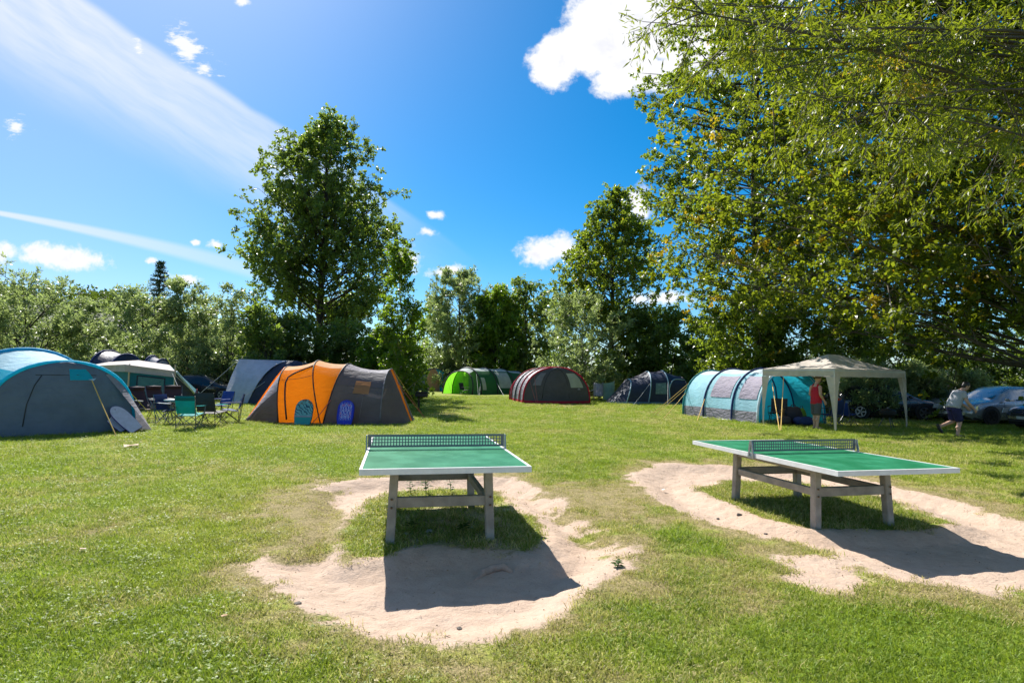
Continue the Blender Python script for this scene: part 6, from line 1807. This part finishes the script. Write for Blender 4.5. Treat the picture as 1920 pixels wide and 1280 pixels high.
# ------------------------------------------------------------------ small things on the ground
WEED = leaf_mat('weed leaves', (.03, .07, .010), (.06, .11, .016), (.14, .22, .02), .3, .6, .15)
def weed(label, px, py, h, seed, n=9, size=.09):
    p = on_ground(px, py); rg = np.random.default_rng(seed)
    t = thing('weed_plant', label, 'plant', p, rg.random() * 6, 'weeds under the left table')
    m = MB(); top = Vector((rg.uniform(-.04, .04), rg.uniform(-.04, .04), h)); m.tube([(0, 0, -.02), top * .5 + Vector((.01, .01, 0)), top], [.006, .005, .003], 6); m.build('stem', plain('green stem', (.08, .12, .03), .6), t)
    for k in range(n):
        f = .25 + .75 * k / n; a = k * 2.4 + rg.random(); q = top * f; L = size * (1.25 - .5 * f)
        d = Vector((math.cos(a), math.sin(a), .35)); s = Vector((-math.sin(a), math.cos(a), 0)) * L * .28
        m = MB(); m.add([q, q + d * L * .45 + s, q + d * L * .45 - s, q + d * L * .95 + Vector((0, 0, -.25 * L)), q + d * L * .5 + Vector((0, 0, .06 * L))], [(0, 4, 1), (0, 2, 4), (4, 3, 1), (4, 2, 3)])
        o = m.build('leaf', WEED, t)
        at2 = o.data.attributes.new('tint', 'FLOAT', 'FACE'); at2.data.foreach_set('value', [float(rg.random())] * 4)
    return t
weed('tall drooping weed behind the front rail of the left table, leftmost of the row', 772, 925, .20, 1)
weed('dark bushy weed in the grass under the middle of the left table', 800, 922, .28, 2, 14, .11)
weed('small weed between the bushy one and the right legs of the left table', 846, 922, .22, 3, 8)
weed('low weed right of the left table at the edge of its shadow', 1155, 1062, .05, 4, 12, .07)
weed('broad leaved weed in the shade near the front of the left table', 770, 985, .07, 5, 10, .10)
weed('broad leaved weed in the shade between the front legs of the left table', 868, 990, .08, 6, 10, .10)

def stone(label, px, py, s, mat, seed, group):
    p = on_ground(px, py); rg = np.random.default_rng(seed); bm = bmesh.new(); bmesh.ops.create_icosphere(bm, subdivisions=2, radius=1)
    for v in bm.verts: v.co = Vector((v.co.x * s * 1.3, v.co.y * s, v.co.z * s * .6)) * (1 + .22 * rg.normal() * .6)
    me = bpy.data.meshes.new('stone'); bm.to_mesh(me); bm.free(); me.materials.append(mat)
    o = bpy.data.objects.new('stone', me); COL.objects.link(o); o.location = p + Vector((0, 0, s * .2)); o.rotation_euler = (0, 0, rg.random() * 6)
    return tag(o, label, 'stone', group)
ST1 = plain('pale stone', (.42, .40, .36), .8, 0, .2, 20, .4); ST2 = plain('dark stone', (.10, .085, .07), .8, 0, .2, 20, .4)
for k, (px, py, s, mt, lb) in enumerate(((806, 992, .035, ST1, 'pale stone in the shade under the front rail of the left table, between two weeds'), (762, 996, .028, ST1, 'pale stone beside the front left leg of the left table'),
        (884, 986, .026, ST1, 'pale stone near the front right leg of the left table'), (559, 1131, .022, ST2, 'dark pebble on the sand left of the left table shadow'), (862, 1147, .018, ST2, 'dark pebble on the sunny sand in front of the left table shadow'),
        (1386, 958, .030, ST2, 'dark stone on the sand left of the right table legs'), (1346, 955, .018, ST2, 'small dark pebble on the sand farthest left of the right table'), (1436, 999, .016, ST2, 'tiny dark pebble on the sand below the right table'))):
    stone(lb, px, py, s, mt, 30 + k, 'stones round the tables')
# root breaking through the sand
m = MB(); P = [on_ground(890, 1064), on_ground(905, 1053), on_ground(925, 1048), on_ground(945, 1049), on_ground(962, 1053)]
for i, q in enumerate(P): q.z += (-.015, .012, .022, .018, -.012)[i]
m.tube(P, [.02, .035, .04, .034, .016], 8); tag(m.build('tree_root', plain('sandy root', (.34, .26, .20), .9, 0, .2, 12, .6), None, True), 'bare root breaking through the shaded sand in front of the left table', 'root')
# scraps of paper and dead leaves
def scrap(label, px, py, s, mat, seed, cat='litter', nm='paper_scrap'):
    p = on_ground(px, py); rg = np.random.default_rng(seed)
    m = MB(); m.grid([[Vector((s * (i - 1) * .6, s * (j - 1) * .4, .035 + s * .25 * rg.random())) for j in range(3)] for i in range(3)])
    o = m.build(nm, mat); o.location = p; o.rotation_euler = (0, 0, rg.random() * 6); return tag(o, label, cat, 'scraps lying on the grass')
WP = plain('white paper', (.75, .72, .70), .7); DL = plain('dry leaf', (.40, .24, .12), .7)
scrap('pinkish white scrap of paper on the grass at the left', 155, 1036, .035, plain('pink paper', (.8, .55, .52), .7), 1)
scrap('white scrap on the grass left of the far end of the right table', 1244, 911, .05, WP, 2)
scrap('flat tan leaf on the grass in front of the lilac bodyboard', 246, 840, .22, DL, 3, 'leaf', 'dry_leaf')
scrap('white scrap on the far grass before the navy dome tent', 1168, 768, .10, WP, 4)
scrap('white scrap on the grass below the yellow ropes', 1448, 806, .06, WP, 5)
scrap('curled dry leaf on the lower left grass', 420, 1165, .03, DL, 6, 'leaf', 'dry_leaf')

# straw, twigs and crumbs trodden into the sand, and dead leaves in the turf
def sand_litter():
    rg = np.random.default_rng(91)
    P = []
    for poly, n in ((sand_out_1, 1500), (sand_out_2, 2100)):
        lo, hi = poly.min(0) - .4, poly.max(0) + .4
        q = rg.uniform(lo, hi, (n * 4, 2)); z, s_, d_ = ground_fields(q[:, 0], q[:, 1])
        pr = np.clip(s_ * 1.2, 0, 1) * np.where(s_ > .95, .22, 1.0)
        k = rg.random(len(q)) < pr
        P.append(np.stack([q[k, 0], q[k, 1], z[k] + .006], -1)[:n])
    q = np.stack([rg.uniform(-5, 6, 500), 2.8 + 9 * rg.random(500) ** 1.4], -1); z, s_, d_ = ground_fields(q[:, 0], q[:, 1])
    P.append(np.stack([q[:, 0], q[:, 1], z + .03], -1)[s_ < .2])
    P = np.concatenate(P); n = len(P)
    D = rg.normal(size=(n, 3)) * np.array([[1, 1, .18]])
    twig = rg.random(n) < .6
    L = np.where(twig, rg.uniform(.015, .055, n), rg.uniform(.006, .018, n)); Wd = np.where(twig, .0045, L * .8)
    m, N = new_mat('straw and crumbs'); f = N.n('ShaderNodeAttribute', attribute_name='tint').outputs['Fac']
    b = N.n('ShaderNodeBsdfPrincipled', ins={'Base Color': N.mix(f, (.07, .045, .025, 1), (.42, .31, .15, 1)), 'Roughness': .8}); out(N, b.outputs[0])
    o = bpy.data.objects.new('straw_litter', leaf_mesh('straw_litter', P, D, L, Wd, m, rg, rg.random(n) ** 1.3)); COL.objects.link(o); o['kind'] = 'stuff'
sand_litter()
